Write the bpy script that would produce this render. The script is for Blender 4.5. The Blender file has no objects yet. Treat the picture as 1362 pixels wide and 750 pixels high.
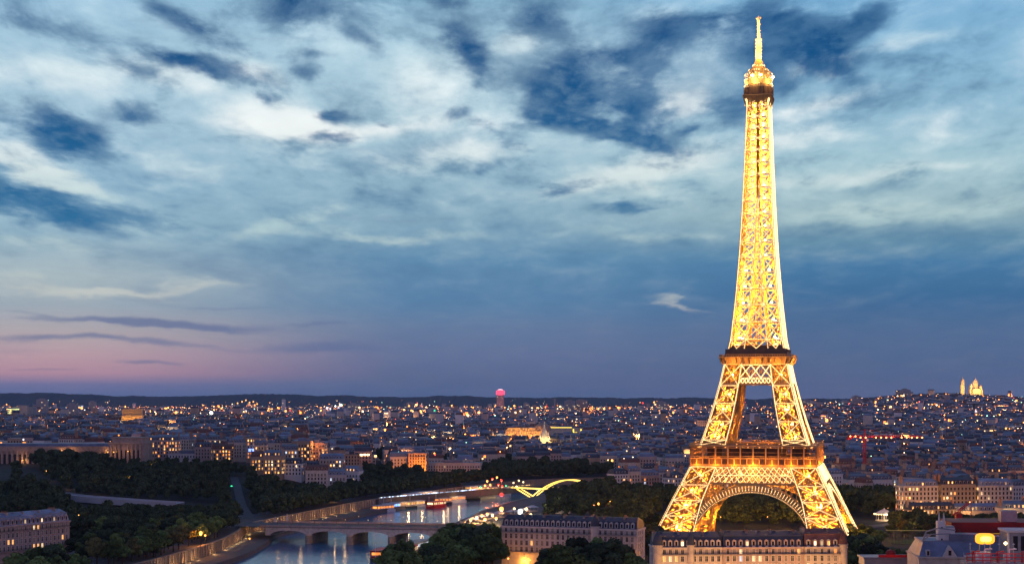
import bpy, math, random
import numpy as np
from mathutils import Vector, Matrix

R = math.radians
HAZE = 1.6e-5                                    # density of the evening air, per metre
sc = bpy.context.scene
col = sc.collection
rng = random.Random(7)
F, HC, HX, HY = 2080.0, 90.0, 681.0, 528.0      # focal length in photo pixels, eye height, principal point of the level camera

# ------------------------------------------------------------------ camera
cd = bpy.data.cameras.new('camera')
cam = bpy.data.objects.new('camera', cd); col.objects.link(cam)
cam.location = (0, 0, HC); cam.rotation_euler = (R(90), 0, 0)
cd.sensor_width = 36.0; cd.lens = 36.0 * F / 1362.0
cd.shift_y = (HY - 375.0) / 1362.0
cd.clip_start = 1.0; cd.clip_end = 60000.0
sc.camera = cam
sc.view_settings.view_transform = 'Standard'; sc.view_settings.look = 'None'
sc.view_settings.exposure = 0.0; sc.view_settings.gamma = 1.0
sc.view_settings.use_curve_mapping = False
sc.cycles.use_denoising = True
sc.cycles.max_bounces = 4; sc.cycles.diffuse_bounces = 2; sc.cycles.glossy_bounces = 3
sc.cycles.sample_clamp_indirect = 4.0
sc.cycles.sample_clamp_direct = 0.0
sc.cycles.use_light_tree = True

def lin(r, g, b):
    def f(c):
        c /= 255.0
        return c / 12.92 if c <= 0.04045 else ((c + 0.055) / 1.055) ** 2.4
    return (f(r), f(g), f(b), 1.0)

# ------------------------------------------------------------------ dusk sky (direction based, built from layered clouds)
w = bpy.data.worlds.new('World'); sc.world = w; w.use_nodes = True
wn, wl = w.node_tree.nodes, w.node_tree.links
wn.clear()
def nd(t, **kw):
    n = wn.new(t)
    for k, v in kw.items(): setattr(n, k, v)
    return n
def inp(n, i, v):
    if hasattr(v, 'node'): wl.new(v, n.inputs[i])
    else: n.inputs[i].default_value = v
def mth(op, a, b=None, c=None, clamp=False):
    n = nd('ShaderNodeMath', operation=op, use_clamp=clamp)
    inp(n, 0, a)
    if b is not None: inp(n, 1, b)
    if c is not None: inp(n, 2, c)
    return n.outputs[0]
def sstep(v, lo, hi, o0=0.0, o1=1.0):
    n = nd('ShaderNodeMapRange', interpolation_type='SMOOTHSTEP')
    inp(n, 0, v); inp(n, 1, lo); inp(n, 2, hi); inp(n, 3, o0); inp(n, 4, o1)
    return n.outputs[0]
def mixc(fac, a, b):
    n = nd('ShaderNodeMix', data_type='RGBA')
    inp(n, 0, fac); inp(n, 6, a); inp(n, 7, b)
    return n.outputs[2]
def ramp(fac, stops):
    n = nd('ShaderNodeValToRGB')
    e = n.color_ramp.elements
    while len(e) > 1: e.remove(e[-1])
    e[0].position, e[0].color = stops[0]
    for p, c in stops[1:]:
        x = e.new(p); x.color = c
    wl.new(fac, n.inputs[0])
    return n.outputs[0]
tc = nd('ShaderNodeTexCoord'); sep = nd('ShaderNodeSeparateXYZ')
wl.new(tc.outputs['Generated'], sep.inputs[0])
dx, dy, dz = sep.outputs
az = mth('ARCTAN2', dx, dy); el = mth('ARCSINE', dz)
def azel(px, py):
    u, v = (px - HX) / F, (HY - py) / F
    return math.atan2(u, 1), math.asin(v / math.sqrt(1 + u * u + v * v))
cmb = nd('ShaderNodeCombineXYZ'); wl.new(az, cmb.inputs[0]); wl.new(el, cmb.inputs[1])
AE = cmb.outputs[0]
# cloud-deck coordinates: streets of cloud running away from the viewer
zc = mth('ADD', mth('MAXIMUM', dz, 0.0), 0.13)
pcx = mth('DIVIDE', dx, zc); pcy = mth('DIVIDE', dy, zc)
cp = nd('ShaderNodeCombineXYZ'); wl.new(pcx, cp.inputs[0]); wl.new(mth('MULTIPLY', pcy, 0.55), cp.inputs[1])
def noise(vec, scale, detail, rough, dist=0.0, off=(0, 0, 0)):
    m = nd('ShaderNodeMapping'); inp(m, 0, vec); m.inputs[1].default_value = off
    n = nd('ShaderNodeTexNoise'); wl.new(m.outputs[0], n.inputs['Vector'])
    n.inputs['Scale'].default_value = scale; n.inputs['Detail'].default_value = detail
    n.inputs['Roughness'].default_value = rough; n.inputs['Distortion'].default_value = dist
    return n.outputs['Fac']
# warp of the layout coordinates so that no cloud has a drawn outline
wa = noise(cp.outputs[0], 3.0, 5, 0.55, 0.3, (3.1, 7.7, 0)); wb = noise(cp.outputs[0], 3.4, 5, 0.55, 0.3, (13.1, 1.7, 0))
cw = nd('ShaderNodeCombineXYZ')
wl.new(mth('ADD', az, mth('MULTIPLY', mth('SUBTRACT', wa, 0.5), 0.075)), cw.inputs[0])
wl.new(mth('ADD', el, mth('MULTIPLY', mth('SUBTRACT', wb, 0.5), 0.034)), cw.inputs[1])
AEW = cw.outputs[0]
cl = nd('ShaderNodeCombineXYZ'); ls = noise(AE, 9.0, 6, 0.6, 0.0, (2.2, 0.4, 0))
mls = nd('ShaderNodeMapping'); wl.new(AE, mls.inputs[0]); mls.inputs[3].default_value = (7, 60, 1); lsn = noise(mls.outputs[0], 1.0, 6, 0.6)
wl.new(az, cl.inputs[0]); wl.new(mth('ADD', el, mth('ADD', mth('MULTIPLY', mth('SUBTRACT', ls, 0.5), 0.022), mth('MULTIPLY', mth('SUBTRACT', lsn, 0.5), 0.010))), cl.inputs[1])
AEL = cl.outputs[0]
def layout(items, vec):
    acc = None
    for (px, py, rx, ry, rot, a) in items:
        A, E = azel(px, py)
        m = nd('ShaderNodeMapping', vector_type='TEXTURE')
        if acc is None: inp(m, 0, vec)
        else:                                        # (adds nothing; keeps the node graph evaluated one cloud at a time)
            k = nd('ShaderNodeVectorMath', operation='MULTIPLY_ADD'); inp(k, 0, acc); k.inputs[1].default_value = (1e-9, 1e-9, 1e-9); inp(k, 2, vec)
            wl.new(k.outputs[0], m.inputs[0])
        m.inputs[1].default_value = (A, E, 0); m.inputs[2].default_value = (0, 0, R(-rot))
        m.inputs[3].default_value = (1.55 * rx / F, 1.55 * ry / F, 1)
        l = nd('ShaderNodeVectorMath', operation='LENGTH'); wl.new(m.outputs[0], l.inputs[0])
        acc = sstep(l.outputs['Value'], 0.0, 1.0, a if acc is None else mth('ADD', acc, a), 0.0 if acc is None else acc)
    return acc
DARK = [(68, 183, 80, 34, 12, 1.05), (15, 258, 80, 20, 4, .9), (115, 282, 135, 23, 7, 1.1), (430, 22, 95, 42, 8, 1.0), (475, 62, 26, 16, 40, .6),
        (265, 34, 66, 17, 18, .95), (315, 96, 66, 18, 14, 1.0), (230, 74, 64, 16, 14, .65), (95, 42, 64, 18, 8, .65), (28, 12, 44, 22, 0, .55), (165, 90, 60, 20, 24, .55),
        (178, 146, 40, 15, 4, .9), (342, 132, 26, 8, 4, .75), (420, 149, 29, 9, -6, 1.0), (432, 182, 34, 10, 6, 1.0), (490, 160, 13, 8, 6, .7),
        (420, 75, 36, 10, 2, .7), (424, 96, 16, 9, -8, .7), (335, 68, 30, 10, 14, .55), (205, 12, 40, 18, 20, .5),
        (610, 55, 32, 22, 8, .8), (636, 88, 30, 28, 30, 1.0), (603, 142, 34, 12, -28, .85), (655, 158, 52, 14, 10, 1.1), (690, 190, 30, 14, 20, .6),
        (720, 22, 70, 34, 10, .9), (560, 4, 60, 12, 0, .6), (760, 110, 70, 46, -12, .8), (805, 92, 55, 36, 0, .85), (850, 108, 52, 42, -30, .95), (905, 50, 70, 38, -20, 1.0),
        (842, 155, 34, 34, 10, .9), (790, 172, 50, 18, 10, .9), (830, 196, 76, 15, 12, 1.0), (740, 150, 40, 22, 0, .7),
        (1052, 42, 74, 36, 8, 1.1), (1092, 70, 62, 24, 18, .9), (990, 70, 56, 26, -10, .95), (1165, 22, 66, 26, -28, .9), (1035, 102, 44, 22, 10, .85),
        (955, 130, 52, 17, -6, .85), (985, 150, 34, 12, -14, .6), (1125, 98, 52, 14, 18, .6), (960, 30, 50, 20, -20, .7),
        (862, 268, 52, 10, -10, .95), (772, 250, 42, 8, -14, .7), (898, 170, 34, 10, -20, .85), (660, 218, 24, 8, -6, .55)]
LOW = [(170, 430, 190, 7, 1, 1.0), (130, 456, 165, 7, 2, 1.0), (440, 464, 130, 10, -1, .9), (205, 488, 55, 4, 0, .75), (425, 431, 50, 4, 0, .6), (570, 445, 50, 16, 2, .5), (30, 415, 40, 4, 8, .5), (300, 408, 90, 3, 0, .4), (60, 498, 70, 3, 0, .5), (690, 470, 120, 5, 0, .35), (380, 505, 160, 4, 0, .35)]
SOFT = [(560, 195, 130, 16, -15, .6), (450, 214, 110, 12, 0, .4), (250, 355, 190, 26, 6, .65), (400, 345, 140, 22, 6, .4), (180, 243, 60, 12, 0, .5), (520, 270, 170, 16, -4, .4), (660, 300, 160, 12, -4, .35),
        (1210, 130, 90, 26, 6, .4), (1120, 165, 60, 10, -4, .4), (1190, 250, 140, 10, -4, .45), (1250, 310, 180, 16, 2, .6), (640, 380, 260, 40, 0, .35), (740, 75, 240, 100, 0, .55), (1040, 70, 180, 75, 0, .6), (930, 110, 120, 60, 0, .5)]
LIGHT = [(372, 165, 80, 30, 4, 1.0), (235, 100, 80, 22, 8, .7), (80, 95, 90, 26, 0, .45), (20, 212, 44, 18, 20, .7), (80, 243, 60, 10, 12, .8), (360, 100, 50, 20, 10, .6), (560, 100, 70, 40, -12, .5), (690, 56, 40, 18, 0, .8), (520, 165, 90, 18, -8, .5),
         (880, 215, 110, 26, -14, .5), (900, 130, 40, 22, -20, .6), (840, 240, 120, 16, -8, .5), (1080, 82, 40, 12, -20, .4), (1110, 140, 80, 16, -8, .55), (1140, 232, 170, 14, -2, .55), (600, 210, 100, 20, -6, .45), (1120, 90, 30, 12, -20, .4), (1220, 60, 120, 14, -10, .35), (1040, 190, 90, 16, -10, .4),
         (100, 385, 120, 10, 4, .7), (230, 385, 120, 8, -2, .6), (40, 320, 90, 12, 2, .4), (520, 312, 120, 8, 0, .5), (380, 300, 90, 12, -12, .5), (1180, 285, 180, 14, -2, .6), (870, 310, 120, 10, 4, .4), (905, 405, 50, 6, 6, .45), (890, 20, 40, 20, 0, .3)]
n1 = noise(cp.outputs[0], 4.7, 9, 0.58, 0.25)
n2 = noise(cp.outputs[0], 14.0, 6, 0.58, 0.15, (5.5, 2.2, 0))
calm = sstep(el, 0.03, 0.15, 0.12, 1.0)
a1 = mth('MULTIPLY', mth('SUBTRACT', n1, 0.5), calm); a2 = mth('MULTIPLY', mth('SUBTRACT', n2, 0.5), calm)
nn = mth('ADD', mth('MULTIPLY', a1, 3.1), mth('MULTIPLY', a2, 1.5))
ns = mth('ADD', mth('MULTIPLY', a1, 2.3), mth('MULTIPLY', a2, 0.8))
Ld = layout(DARK, AEW)
dark = sstep(mth('ADD', mth('MINIMUM', mth('MULTIPLY', Ld, 1.05), 1.05), nn), 0.02, 1.30)
soft = sstep(mth('ADD', layout(SOFT, AEW), ns), -0.05, 1.05)
lite = sstep(mth('SUBTRACT', mth('MULTIPLY', layout(LIGHT, AEW), 1.2), ns), -0.10, 1.10)
# clear-sky gradients seen through the cloud, left / middle / right of the view
def g(stops): return ramp(mth('DIVIDE', mth('MAXIMUM', el, 0.0), 0.30), [((azel(681, y)[1]) / 0.30, lin(*c)) for y, c in stops])
gl = g([(528, (84, 104, 150)), (512, (112, 116, 158)), (497, (188, 146, 162)), (474, (192, 160, 168)), (448, (182, 170, 174)), (410, (158, 172, 184)), (375, (172, 188, 194)), (320, (148, 180, 198)), (250, (142, 180, 204)), (150, (170, 202, 220)), (60, (160, 196, 218)), (0, (146, 188, 216))])
gm = g([(528, (78, 100, 142)), (505, (88, 106, 144)), (470, (98, 116, 154)), (435, (98, 124, 160)), (400, (90, 132, 170)), (345, (100, 144, 178)), (300, (132, 168, 190)), (240, (152, 186, 204)), (150, (172, 204, 219)), (60, (168, 202, 220)), (0, (150, 192, 216))])
gr = g([(528, (84, 100, 140)), (490, (82, 105, 143)), (440, (77, 108, 148)), (395, (62, 110, 154)), (355, (72, 124, 166)), (325, (104, 146, 172)), (290, (152, 182, 192)), (225, (166, 200, 212)), (150, (146, 188, 212)), (60, (134, 182, 214)), (0, (120, 174, 214))])
base = mixc(sstep(az, azel(60, 500)[0], azel(580, 500)[0]), gl, gm)
base = mixc(sstep(az, azel(640, 500)[0], azel(1120, 500)[0]), base, gr)
hue = ramp(mth('DIVIDE', mth('MAXIMUM', el, 0.0), 0.30), [((azel(681, y)[1]) / 0.30, lin(*c)) for y, c in [(490, (96, 106, 152)), (430, (92, 112, 154)), (300, (44, 110, 156)), (180, (20, 90, 142)), (60, (4, 76, 130)), (0, (0, 70, 124))]])
white = ramp(mth('DIVIDE', mth('MAXIMUM', el, 0.0), 0.30), [((azel(681, y)[1]) / 0.30, lin(*c)) for y, c in [(460, (196, 172, 176)), (400, (196, 200, 196)), (300, (184, 210, 212)), (170, (242, 247, 246)), (60, (214, 234, 240)), (0, (204, 228, 240))]])
c = mixc(mth('MULTIPLY', lite, 0.95), base, white)
c = mixc(mth('MULTIPLY', soft, 0.55), c, mixc(0.35, hue, base))
hue2 = mixc(sstep(n2, 0.40, 0.68, 0.0, 0.26), hue, base)
low = sstep(mth('ADD', layout(LOW, AEL), mth('MULTIPLY', mth('SUBTRACT', lsn, 0.5), 2.2)), 0.16, 1.0)
c = mixc(mth('MULTIPLY', dark, 0.98), c, hue2)
c = mixc(mth('MULTIPLY', low, 0.78), c, lin(98, 114, 154))
# gentle brightness mottling
mot = mth('ADD', 1.0, mth('MULTIPLY', nn, -0.085))
vm = nd('ShaderNodeVectorMath', operation='SCALE'); wl.new(c, vm.inputs[0]); wl.new(mot, vm.inputs['Scale'])
# high overhead the dusk is deep blue; low sky beside and behind the viewer is raised lavender to light facades
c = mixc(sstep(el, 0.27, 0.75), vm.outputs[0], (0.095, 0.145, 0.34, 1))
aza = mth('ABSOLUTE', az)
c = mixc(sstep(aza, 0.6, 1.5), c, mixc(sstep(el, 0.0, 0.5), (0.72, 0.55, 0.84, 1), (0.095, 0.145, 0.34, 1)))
c = mixc(sstep(dz, -0.02, -0.0002, 1.0, 0.0), c, (0.02, 0.025, 0.045, 1))
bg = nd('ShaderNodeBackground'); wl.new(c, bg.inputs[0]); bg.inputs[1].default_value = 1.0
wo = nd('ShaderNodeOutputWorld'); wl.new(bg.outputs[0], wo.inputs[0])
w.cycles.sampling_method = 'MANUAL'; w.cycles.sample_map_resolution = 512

# last soft light of the set sun, from the left
sd = bpy.data.lights.new('sun', 'SUN'); sd.energy = 0.12; sd.angle = R(35); sd.color = (1.0, 0.72, 0.66)
so = bpy.data.objects.new('sun', sd); col.objects.link(so)
so.rotation_euler = (R(76), 0, R(-72))

# ------------------------------------------------------------------ helpers
def ss(a, b, x):
    t = max(0.0, min(1.0, (x - a) / (b - a))); return t * t * (3 - 2 * t)
def DY(py, z): return F * (HC - z) / (py - HY)          # distance at which height z shows on photo row py
def ZY(py, d): return HC - (py - HY) * d / F            # height that shows on row py at distance d
def XP(px, d): return (px - HX) / F * d
def G(px, py, z=0.0):
    d = DY(py, z); return Vector((XP(px, d), d, z))

class MB:
    """collects faces; build() links them as ONE mesh object"""
    def __init__(s): s.v, s.f, s.m = [], [], []
    def add(s, vs, fs, mi=0):
        o = len(s.v); s.v += [tuple(p) for p in vs]
        for f in fs: s.f.append(tuple(i + o for i in f)); s.m.append(mi)
    def quad(s, a, b, c_, d, mi=0): s.add((a, b, c_, d), ((0, 1, 2, 3),), mi)
    def box(s, x0, y0, z0, x1, y1, z1, mi=0):
        s.add([(x0, y0, z0), (x1, y0, z0), (x1, y1, z0), (x0, y1, z0), (x0, y0, z1), (x1, y0, z1), (x1, y1, z1), (x0, y1, z1)],
              [(0, 3, 2, 1), (4, 5, 6, 7), (0, 1, 5, 4), (1, 2, 6, 5), (2, 3, 7, 6), (3, 0, 4, 7)], mi)
    def frustum(s, x0, y0, x1, y1, z0, ix, z1, iy=None, mi=0, top=None, bottom=False):
        iy = ix if iy is None else iy
        fs = [(4, 5, 6, 7), (0, 1, 5, 4), (1, 2, 6, 5), (2, 3, 7, 6), (3, 0, 4, 7)]
        if bottom: fs.append((0, 3, 2, 1))
        o = len(s.f)
        s.add([(x0, y0, z0), (x1, y0, z0), (x1, y1, z0), (x0, y1, z0), (x0 + ix, y0 + iy, z1), (x1 - ix, y0 + iy, z1), (x1 - ix, y1 - iy, z1), (x0 + ix, y1 - iy, z1)], fs, mi)
        if top is not None: s.m[o] = top
    def bar(s, p, q, wd, ht=None, mi=0, up=(0, 0, 1)):
        p, q = Vector(p), Vector(q); d = q - p
        if d.length < 1e-6: return
        d.normalize(); u = Vector(up)
        if abs(d.dot(u)) > 0.97: u = Vector((0, 1, 0)) if abs(d.y) < 0.9 else Vector((1, 0, 0))
        a = d.cross(u).normalized() * wd / 2; b = d.cross(a).normalized() * (ht or wd) / 2
        vs = [p - a - b, p + a - b, p + a + b, p - a + b, q - a - b, q + a - b, q + a + b, q - a + b]
        s.add(vs, [(0, 3, 2, 1), (4, 5, 6, 7), (0, 1, 5, 4), (1, 2, 6, 5), (2, 3, 7, 6), (3, 0, 4, 7)], mi)
    def path(s, pts, wd, ht=None, mi=0):
        for a, b in zip(pts, pts[1:]): s.bar(a, b, wd, ht, mi)
    def lathe(s, prof, n=12, c=(0, 0, 0), mi=0, cap=True):
        vs = []
        for r, z in prof:
            for k in range(n):
                t = 2 * math.pi * k / n; vs.append((c[0] + r * math.cos(t), c[1] + r * math.sin(t), c[2] + z))
        fs = []
        for j in range(len(prof) - 1):
            for k in range(n):
                k2 = (k + 1) % n; fs.append((j * n + k, j * n + k2, (j + 1) * n + k2, (j + 1) * n + k))
        if cap: fs += [tuple(range(n))[::-1], tuple((len(prof) - 1) * n + k for k in range(n))]
        s.add(vs, fs, mi)
    def octa(s, c_, r, mi=0):
        x, y, z = c_
        s.add([(x + r, y, z), (x - r, y, z), (x, y + r, z), (x, y - r, z), (x, y, z + r), (x, y, z - r)],
              [(0, 2, 4), (2, 1, 4), (1, 3, 4), (3, 0, 4), (2, 0, 5), (1, 2, 5), (3, 1, 5), (0, 3, 5)], mi)
    def prism(s, poly, z0, z1, mi=0):
        n = len(poly); vs = [(x, y, z0) for x, y in poly] + [(x, y, z1) for x, y in poly]
        fs = [tuple(range(n))[::-1], tuple(range(n, 2 * n))] + [(k, (k + 1) % n, n + (k + 1) % n, n + k) for k in range(n)]
        s.add(vs, fs, mi)
    def build(s, name, mats, parent=None, loc=None, rz=None, smooth=False):
        me = bpy.data.meshes.new(name); me.from_pydata(s.v, [], s.f)
        for m in (mats if isinstance(mats, (list, tuple)) else [mats]): me.materials.append(m)
        if any(s.m): me.polygons.foreach_set('material_index', s.m)
        if smooth: me.polygons.foreach_set('use_smooth', [True] * len(s.f))
        me.update()
        o = bpy.data.objects.new(name, me); col.objects.link(o)
        if parent is not None: o.parent = parent
        if loc is not None: o.location = loc
        if rz is not None: o.rotation_euler.z = rz
        return o
def tag(o, label=None, cat=None, group=None, kind=None):
    if label: o['label'] = label
    if cat: o['category'] = cat
    if group: o['group'] = group
    if kind: o['kind'] = kind
    return o
def empty(name, loc, rz=0.0, label=None, cat=None, group=None):
    o = bpy.data.objects.new(name, None); col.objects.link(o); o.location = loc; o.rotation_euler.z = rz
    o.empty_display_size = 0.5
    return tag(o, label, cat, group)
def copy_tree(o, parent=None):
    c_ = o.copy(); col.objects.link(c_)
    if parent is not None: c_.parent = parent
    for ch in [k for k in bpy.data.objects if k.parent == o] if parent is None and o.name not in KIDS else KIDS.get(o.name, []):
        copy_tree(ch, c_)
    return c_
KIDS = {}
def learn(o):
    """remember the children of a prototype once, so that copies need no search"""
    KIDS[o.name] = list(o.children)
    for ch in o.children: learn(ch)
def point_light(name, loc, power, color, radius=0.6, parent=None):
    l = bpy.data.lights.new(name, 'POINT'); l.energy = power; l.color = color; l.shadow_soft_size = radius
    o = bpy.data.objects.new(name, l); col.objects.link(o); o.location = loc
    if parent is not None: o.parent = parent
    return o

# ------------------------------------------------------------------ materials
def mat(name, base, rough=0.8, var=0.25, scale=0.15, metal=0.0, rand=0.0, dirt=None, spec=0.3, streak=1.0):
    m = bpy.data.materials.new(name); m.use_nodes = True; n, l = m.node_tree.nodes, m.node_tree.links
    b = n['Principled BSDF']; b.inputs['Roughness'].default_value = rough; b.inputs['Metallic'].default_value = metal
    b.inputs['Specular IOR Level'].default_value = spec
    t = n.new('ShaderNodeTexCoord'); mp = n.new('ShaderNodeMapping'); mp.inputs[3].default_value = (1, 1, streak); l.new(t.outputs['Object'], mp.inputs[0])
    nz = n.new('ShaderNodeTexNoise'); nz.inputs['Scale'].default_value = scale; nz.inputs['Detail'].default_value = 6; nz.inputs['Roughness'].default_value = 0.65
    l.new(mp.outputs[0], nz.inputs['Vector'])
    mr = n.new('ShaderNodeMapRange'); mr.inputs[1].default_value = 0.3; mr.inputs[2].default_value = 0.7; mr.inputs[3].default_value = 1 - var; mr.inputs[4].default_value = 1 + var
    l.new(nz.outputs['Fac'], mr.inputs[0])
    val = mr.outputs[0]
    if rand:
        oi = n.new('ShaderNodeObjectInfo'); r2 = n.new('ShaderNodeMapRange'); r2.inputs[3].default_value = 1 - rand; r2.inputs[4].default_value = 1 + rand
        l.new(oi.outputs['Random'], r2.inputs[0]); mm = n.new('ShaderNodeMath'); mm.operation = 'MULTIPLY'; l.new(val, mm.inputs[0]); l.new(r2.outputs[0], mm.inputs[1]); val = mm.outputs[0]
    mx = n.new('ShaderNodeVectorMath'); mx.operation = 'SCALE'; mx.inputs[0].default_value = base; l.new(val, mx.inputs['Scale'])
    colr = mx.outputs[0]
    if dirt:
        n2 = n.new('ShaderNodeTexNoise'); n2.inputs['Scale'].default_value = scale * 4.3; n2.inputs['Detail'].default_value = 5; l.new(t.outputs['Object'], n2.inputs['Vector'])
        r3 = n.new('ShaderNodeMapRange'); r3.inputs[1].default_value = 0.45; r3.inputs[2].default_value = 0.75; r3.inputs[4].default_value = 0.7; l.new(n2.outputs['Fac'], r3.inputs[0])
        mc = n.new('ShaderNodeMix'); mc.data_type = 'RGBA'; l.new(r3.outputs[0], mc.inputs[0]); l.new(colr, mc.inputs[6]); mc.inputs[7].default_value = (*dirt, 1); colr = mc.outputs[2]
    l.new(colr, b.inputs['Base Color'])
    return m
def emit(name, color, strength, sample=False, vary=0.0):
    m = bpy.data.materials.new(name); m.use_nodes = True; n, l = m.node_tree.nodes, m.node_tree.links
    b = n['Principled BSDF']; b.inputs['Base Color'].default_value = (0.05, 0.05, 0.05, 1); b.inputs['Roughness'].default_value = 0.4
    b.inputs['Emission Color'].default_value = (*color, 1); b.inputs['Emission Strength'].default_value = strength
    if vary:
        t = n.new('ShaderNodeTexCoord'); wv = n.new('ShaderNodeTexWhiteNoise'); wv.noise_dimensions = '3D'
        sn = n.new('ShaderNodeVectorMath'); sn.operation = 'SNAP'; sn.inputs[1].default_value = (2.3, 2.3, 3.1); l.new(t.outputs['Object'], sn.inputs[0]); l.new(sn.outputs[0], wv.inputs['Vector'])
        r = n.new('ShaderNodeMapRange'); pw = n.new('ShaderNodeMath'); pw.operation = 'POWER'; pw.inputs[1].default_value = 1 + 1.6 * vary; l.new(wv.outputs['Value'], pw.inputs[0]); r.inputs[3].default_value = strength * (1 - vary); r.inputs[4].default_value = strength * (1 + 1.7 * vary); l.new(pw.outputs[0], r.inputs[0]); l.new(r.outputs[0], b.inputs['Emission Strength'])
    m.cycles.emission_sampling = 'AUTO' if sample else 'NONE'
    return m
M = {}
M['ground'] = mat('ground', (0.030, 0.034, 0.026), 0.95, 0.5, 0.012, dirt=(0.045, 0.042, 0.036))
M['grass'] = mat('grass', (0.035, 0.055, 0.018), 0.95, 0.35, 0.05)
M['asphalt'] = mat('asphalt', (0.075, 0.075, 0.08), 0.85, 0.2, 0.05)
M['paleroad'] = mat('pale_paving', (0.34, 0.35, 0.38), 0.8, 0.15, 0.08)
M['quaystone'] = mat('quay_stone', (0.34, 0.27, 0.20), 0.85, 0.28, 0.25, dirt=(0.14, 0.11, 0.09), streak=0.25)
M['quaypave'] = mat('quay_paving', (0.105, 0.092, 0.088), 0.85, 0.2, 0.1)
M['stone'] = mat('pale_stone', (0.50, 0.43, 0.37), 0.85, 0.16, 0.12, rand=0.18, dirt=(0.25, 0.21, 0.19), streak=0.3)
M['stone_white'] = mat('white_limestone', (0.50, 0.46, 0.44), 0.85, 0.14, 0.12, rand=0.12, dirt=(0.32, 0.29, 0.28), streak=0.3)
M['stone_buff'] = mat('buff_stone', (0.36, 0.27, 0.20), 0.85, 0.16, 0.12, rand=0.2, dirt=(0.22, 0.17, 0.14), streak=0.3)
M['stone_rose'] = mat('rose_stone', (0.42, 0.32, 0.29), 0.85, 0.16, 0.12, rand=0.15, dirt=(0.2, 0.15, 0.14), streak=0.3)
M['zinc'] = mat('zinc_roof', (0.115, 0.145, 0.22), 0.5, 0.5, 0.07, rand=0.4, spec=0.5)
M['slate'] = mat('slate_roof', (0.032, 0.040, 0.068), 0.6, 0.45, 0.08, rand=0.3, spec=0.5)
M['tile'] = mat('brown_tile_roof', (0.14, 0.065, 0.055), 0.75, 0.3, 0.3, rand=0.2)
M['render'] = mat('white_plaster', (0.55, 0.54, 0.55), 0.8, 0.12, 0.1, rand=0.1)
M['brick'] = mat('brick_stack', (0.30, 0.17, 0.12), 0.85, 0.25, 0.8)
M['pot'] = mat('clay_pot', (0.33, 0.15, 0.08), 0.8, 0.2, 1.0)
M['glass'] = mat('dark_window_glass', (0.018, 0.02, 0.026), 0.12, 0.3, 0.5, spec=0.6)
M['iron'] = mat('tower_iron', (0.40, 0.25, 0.10), 0.55, 0.12, 0.15)
M['iron_dark'] = mat('dark_iron', (0.10, 0.055, 0.035), 0.6, 0.2, 0.2)
M['rail'] = mat('black_ironwork', (0.02, 0.02, 0.022), 0.5, 0.2, 0.5)
M['frame'] = mat('painted_window_frame', (0.5, 0.47, 0.45), 0.6, 0.1, 0.6)
M['post'] = mat('lamp_post_metal', (0.05, 0.06, 0.055), 0.5, 0.2, 0.5, metal=0.4)
M['bark'] = mat('bark', (0.06, 0.045, 0.03), 0.9, 0.3, 1.0)
M['white_metal'] = mat('white_painted_metal', (0.62, 0.62, 0.62), 0.45, 0.1, 0.4)
M['grey_metal'] = mat('grey_metal', (0.22, 0.23, 0.26), 0.45, 0.2, 0.4)
M['red_paint'] = mat('red_paint', (0.45, 0.02, 0.018), 0.5, 0.2, 0.3)
M['dark_red'] = mat('dark_red_panel', (0.13, 0.008, 0.008), 0.6, 0.3, 0.2)
M['palace'] = mat('palace_stone', (0.35, 0.27, 0.23), 0.85, 0.2, 0.1, dirt=(0.16, 0.12, 0.1), streak=0.3)
M['curtain'] = mat('curtained_glass', (0.20, 0.18, 0.16), 0.25, 0.5, 0.8, spec=0.5)
M['dark_hull'] = mat('dark_hull', (0.03, 0.03, 0.04), 0.4, 0.2, 0.3)
M['concrete'] = mat('grey_concrete', (0.28, 0.27, 0.28), 0.85, 0.2, 0.1)
M['win_warm'] = emit('lit_window_warm', (1.0, 0.46, 0.12), 1.5, vary=0.6)
M['win_pale'] = emit('lit_window_pale', (1.0, 0.70, 0.36), 1.4, vary=0.6)
M['win_orange'] = emit('lit_window_orange', (1.0, 0.30, 0.05), 1.4, vary=0.5)
M['win_cool'] = emit('lit_window_cool', (0.75, 0.85, 1.0), 0.9, vary=0.5)
M['lamp_warm'] = emit('lamp_warm', (1.0, 0.40, 0.08), 3.2)
M['lamp_pale'] = emit('lamp_pale', (1.0, 0.70, 0.32), 3.6)
M['lamp_white'] = emit('lamp_white', (0.9, 1.0, 0.92), 8)
M['lamp_green'] = emit('lamp_green', (0.05, 1.0, 0.42), 1.6)
M['lamp_red'] = emit('lamp_red', (1.0, 0.05, 0.03), 2.2)
M['lamp_blue'] = emit('lamp_blue', (0.2, 0.42, 1.0), 3)
M['lamp_pink'] = emit('lamp_pink', (1.0, 0.09, 0.20), 1.3)
def foliage(name, base, rnd=0.55):
    m = mat(name, base, 0.8, 0.45, 0.35, rand=rnd, spec=0.15)
    return m
M['leaf_dark'] = foliage('dark_leaves', (0.036, 0.056, 0.028))
M['leaf_mid'] = foliage('green_leaves', (0.095, 0.140, 0.042))
M['leaf_olive'] = foliage('olive_leaves', (0.090, 0.085, 0.030))
LIT = ['win_warm', 'win_pale', 'win_orange', 'win_cool']

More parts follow.
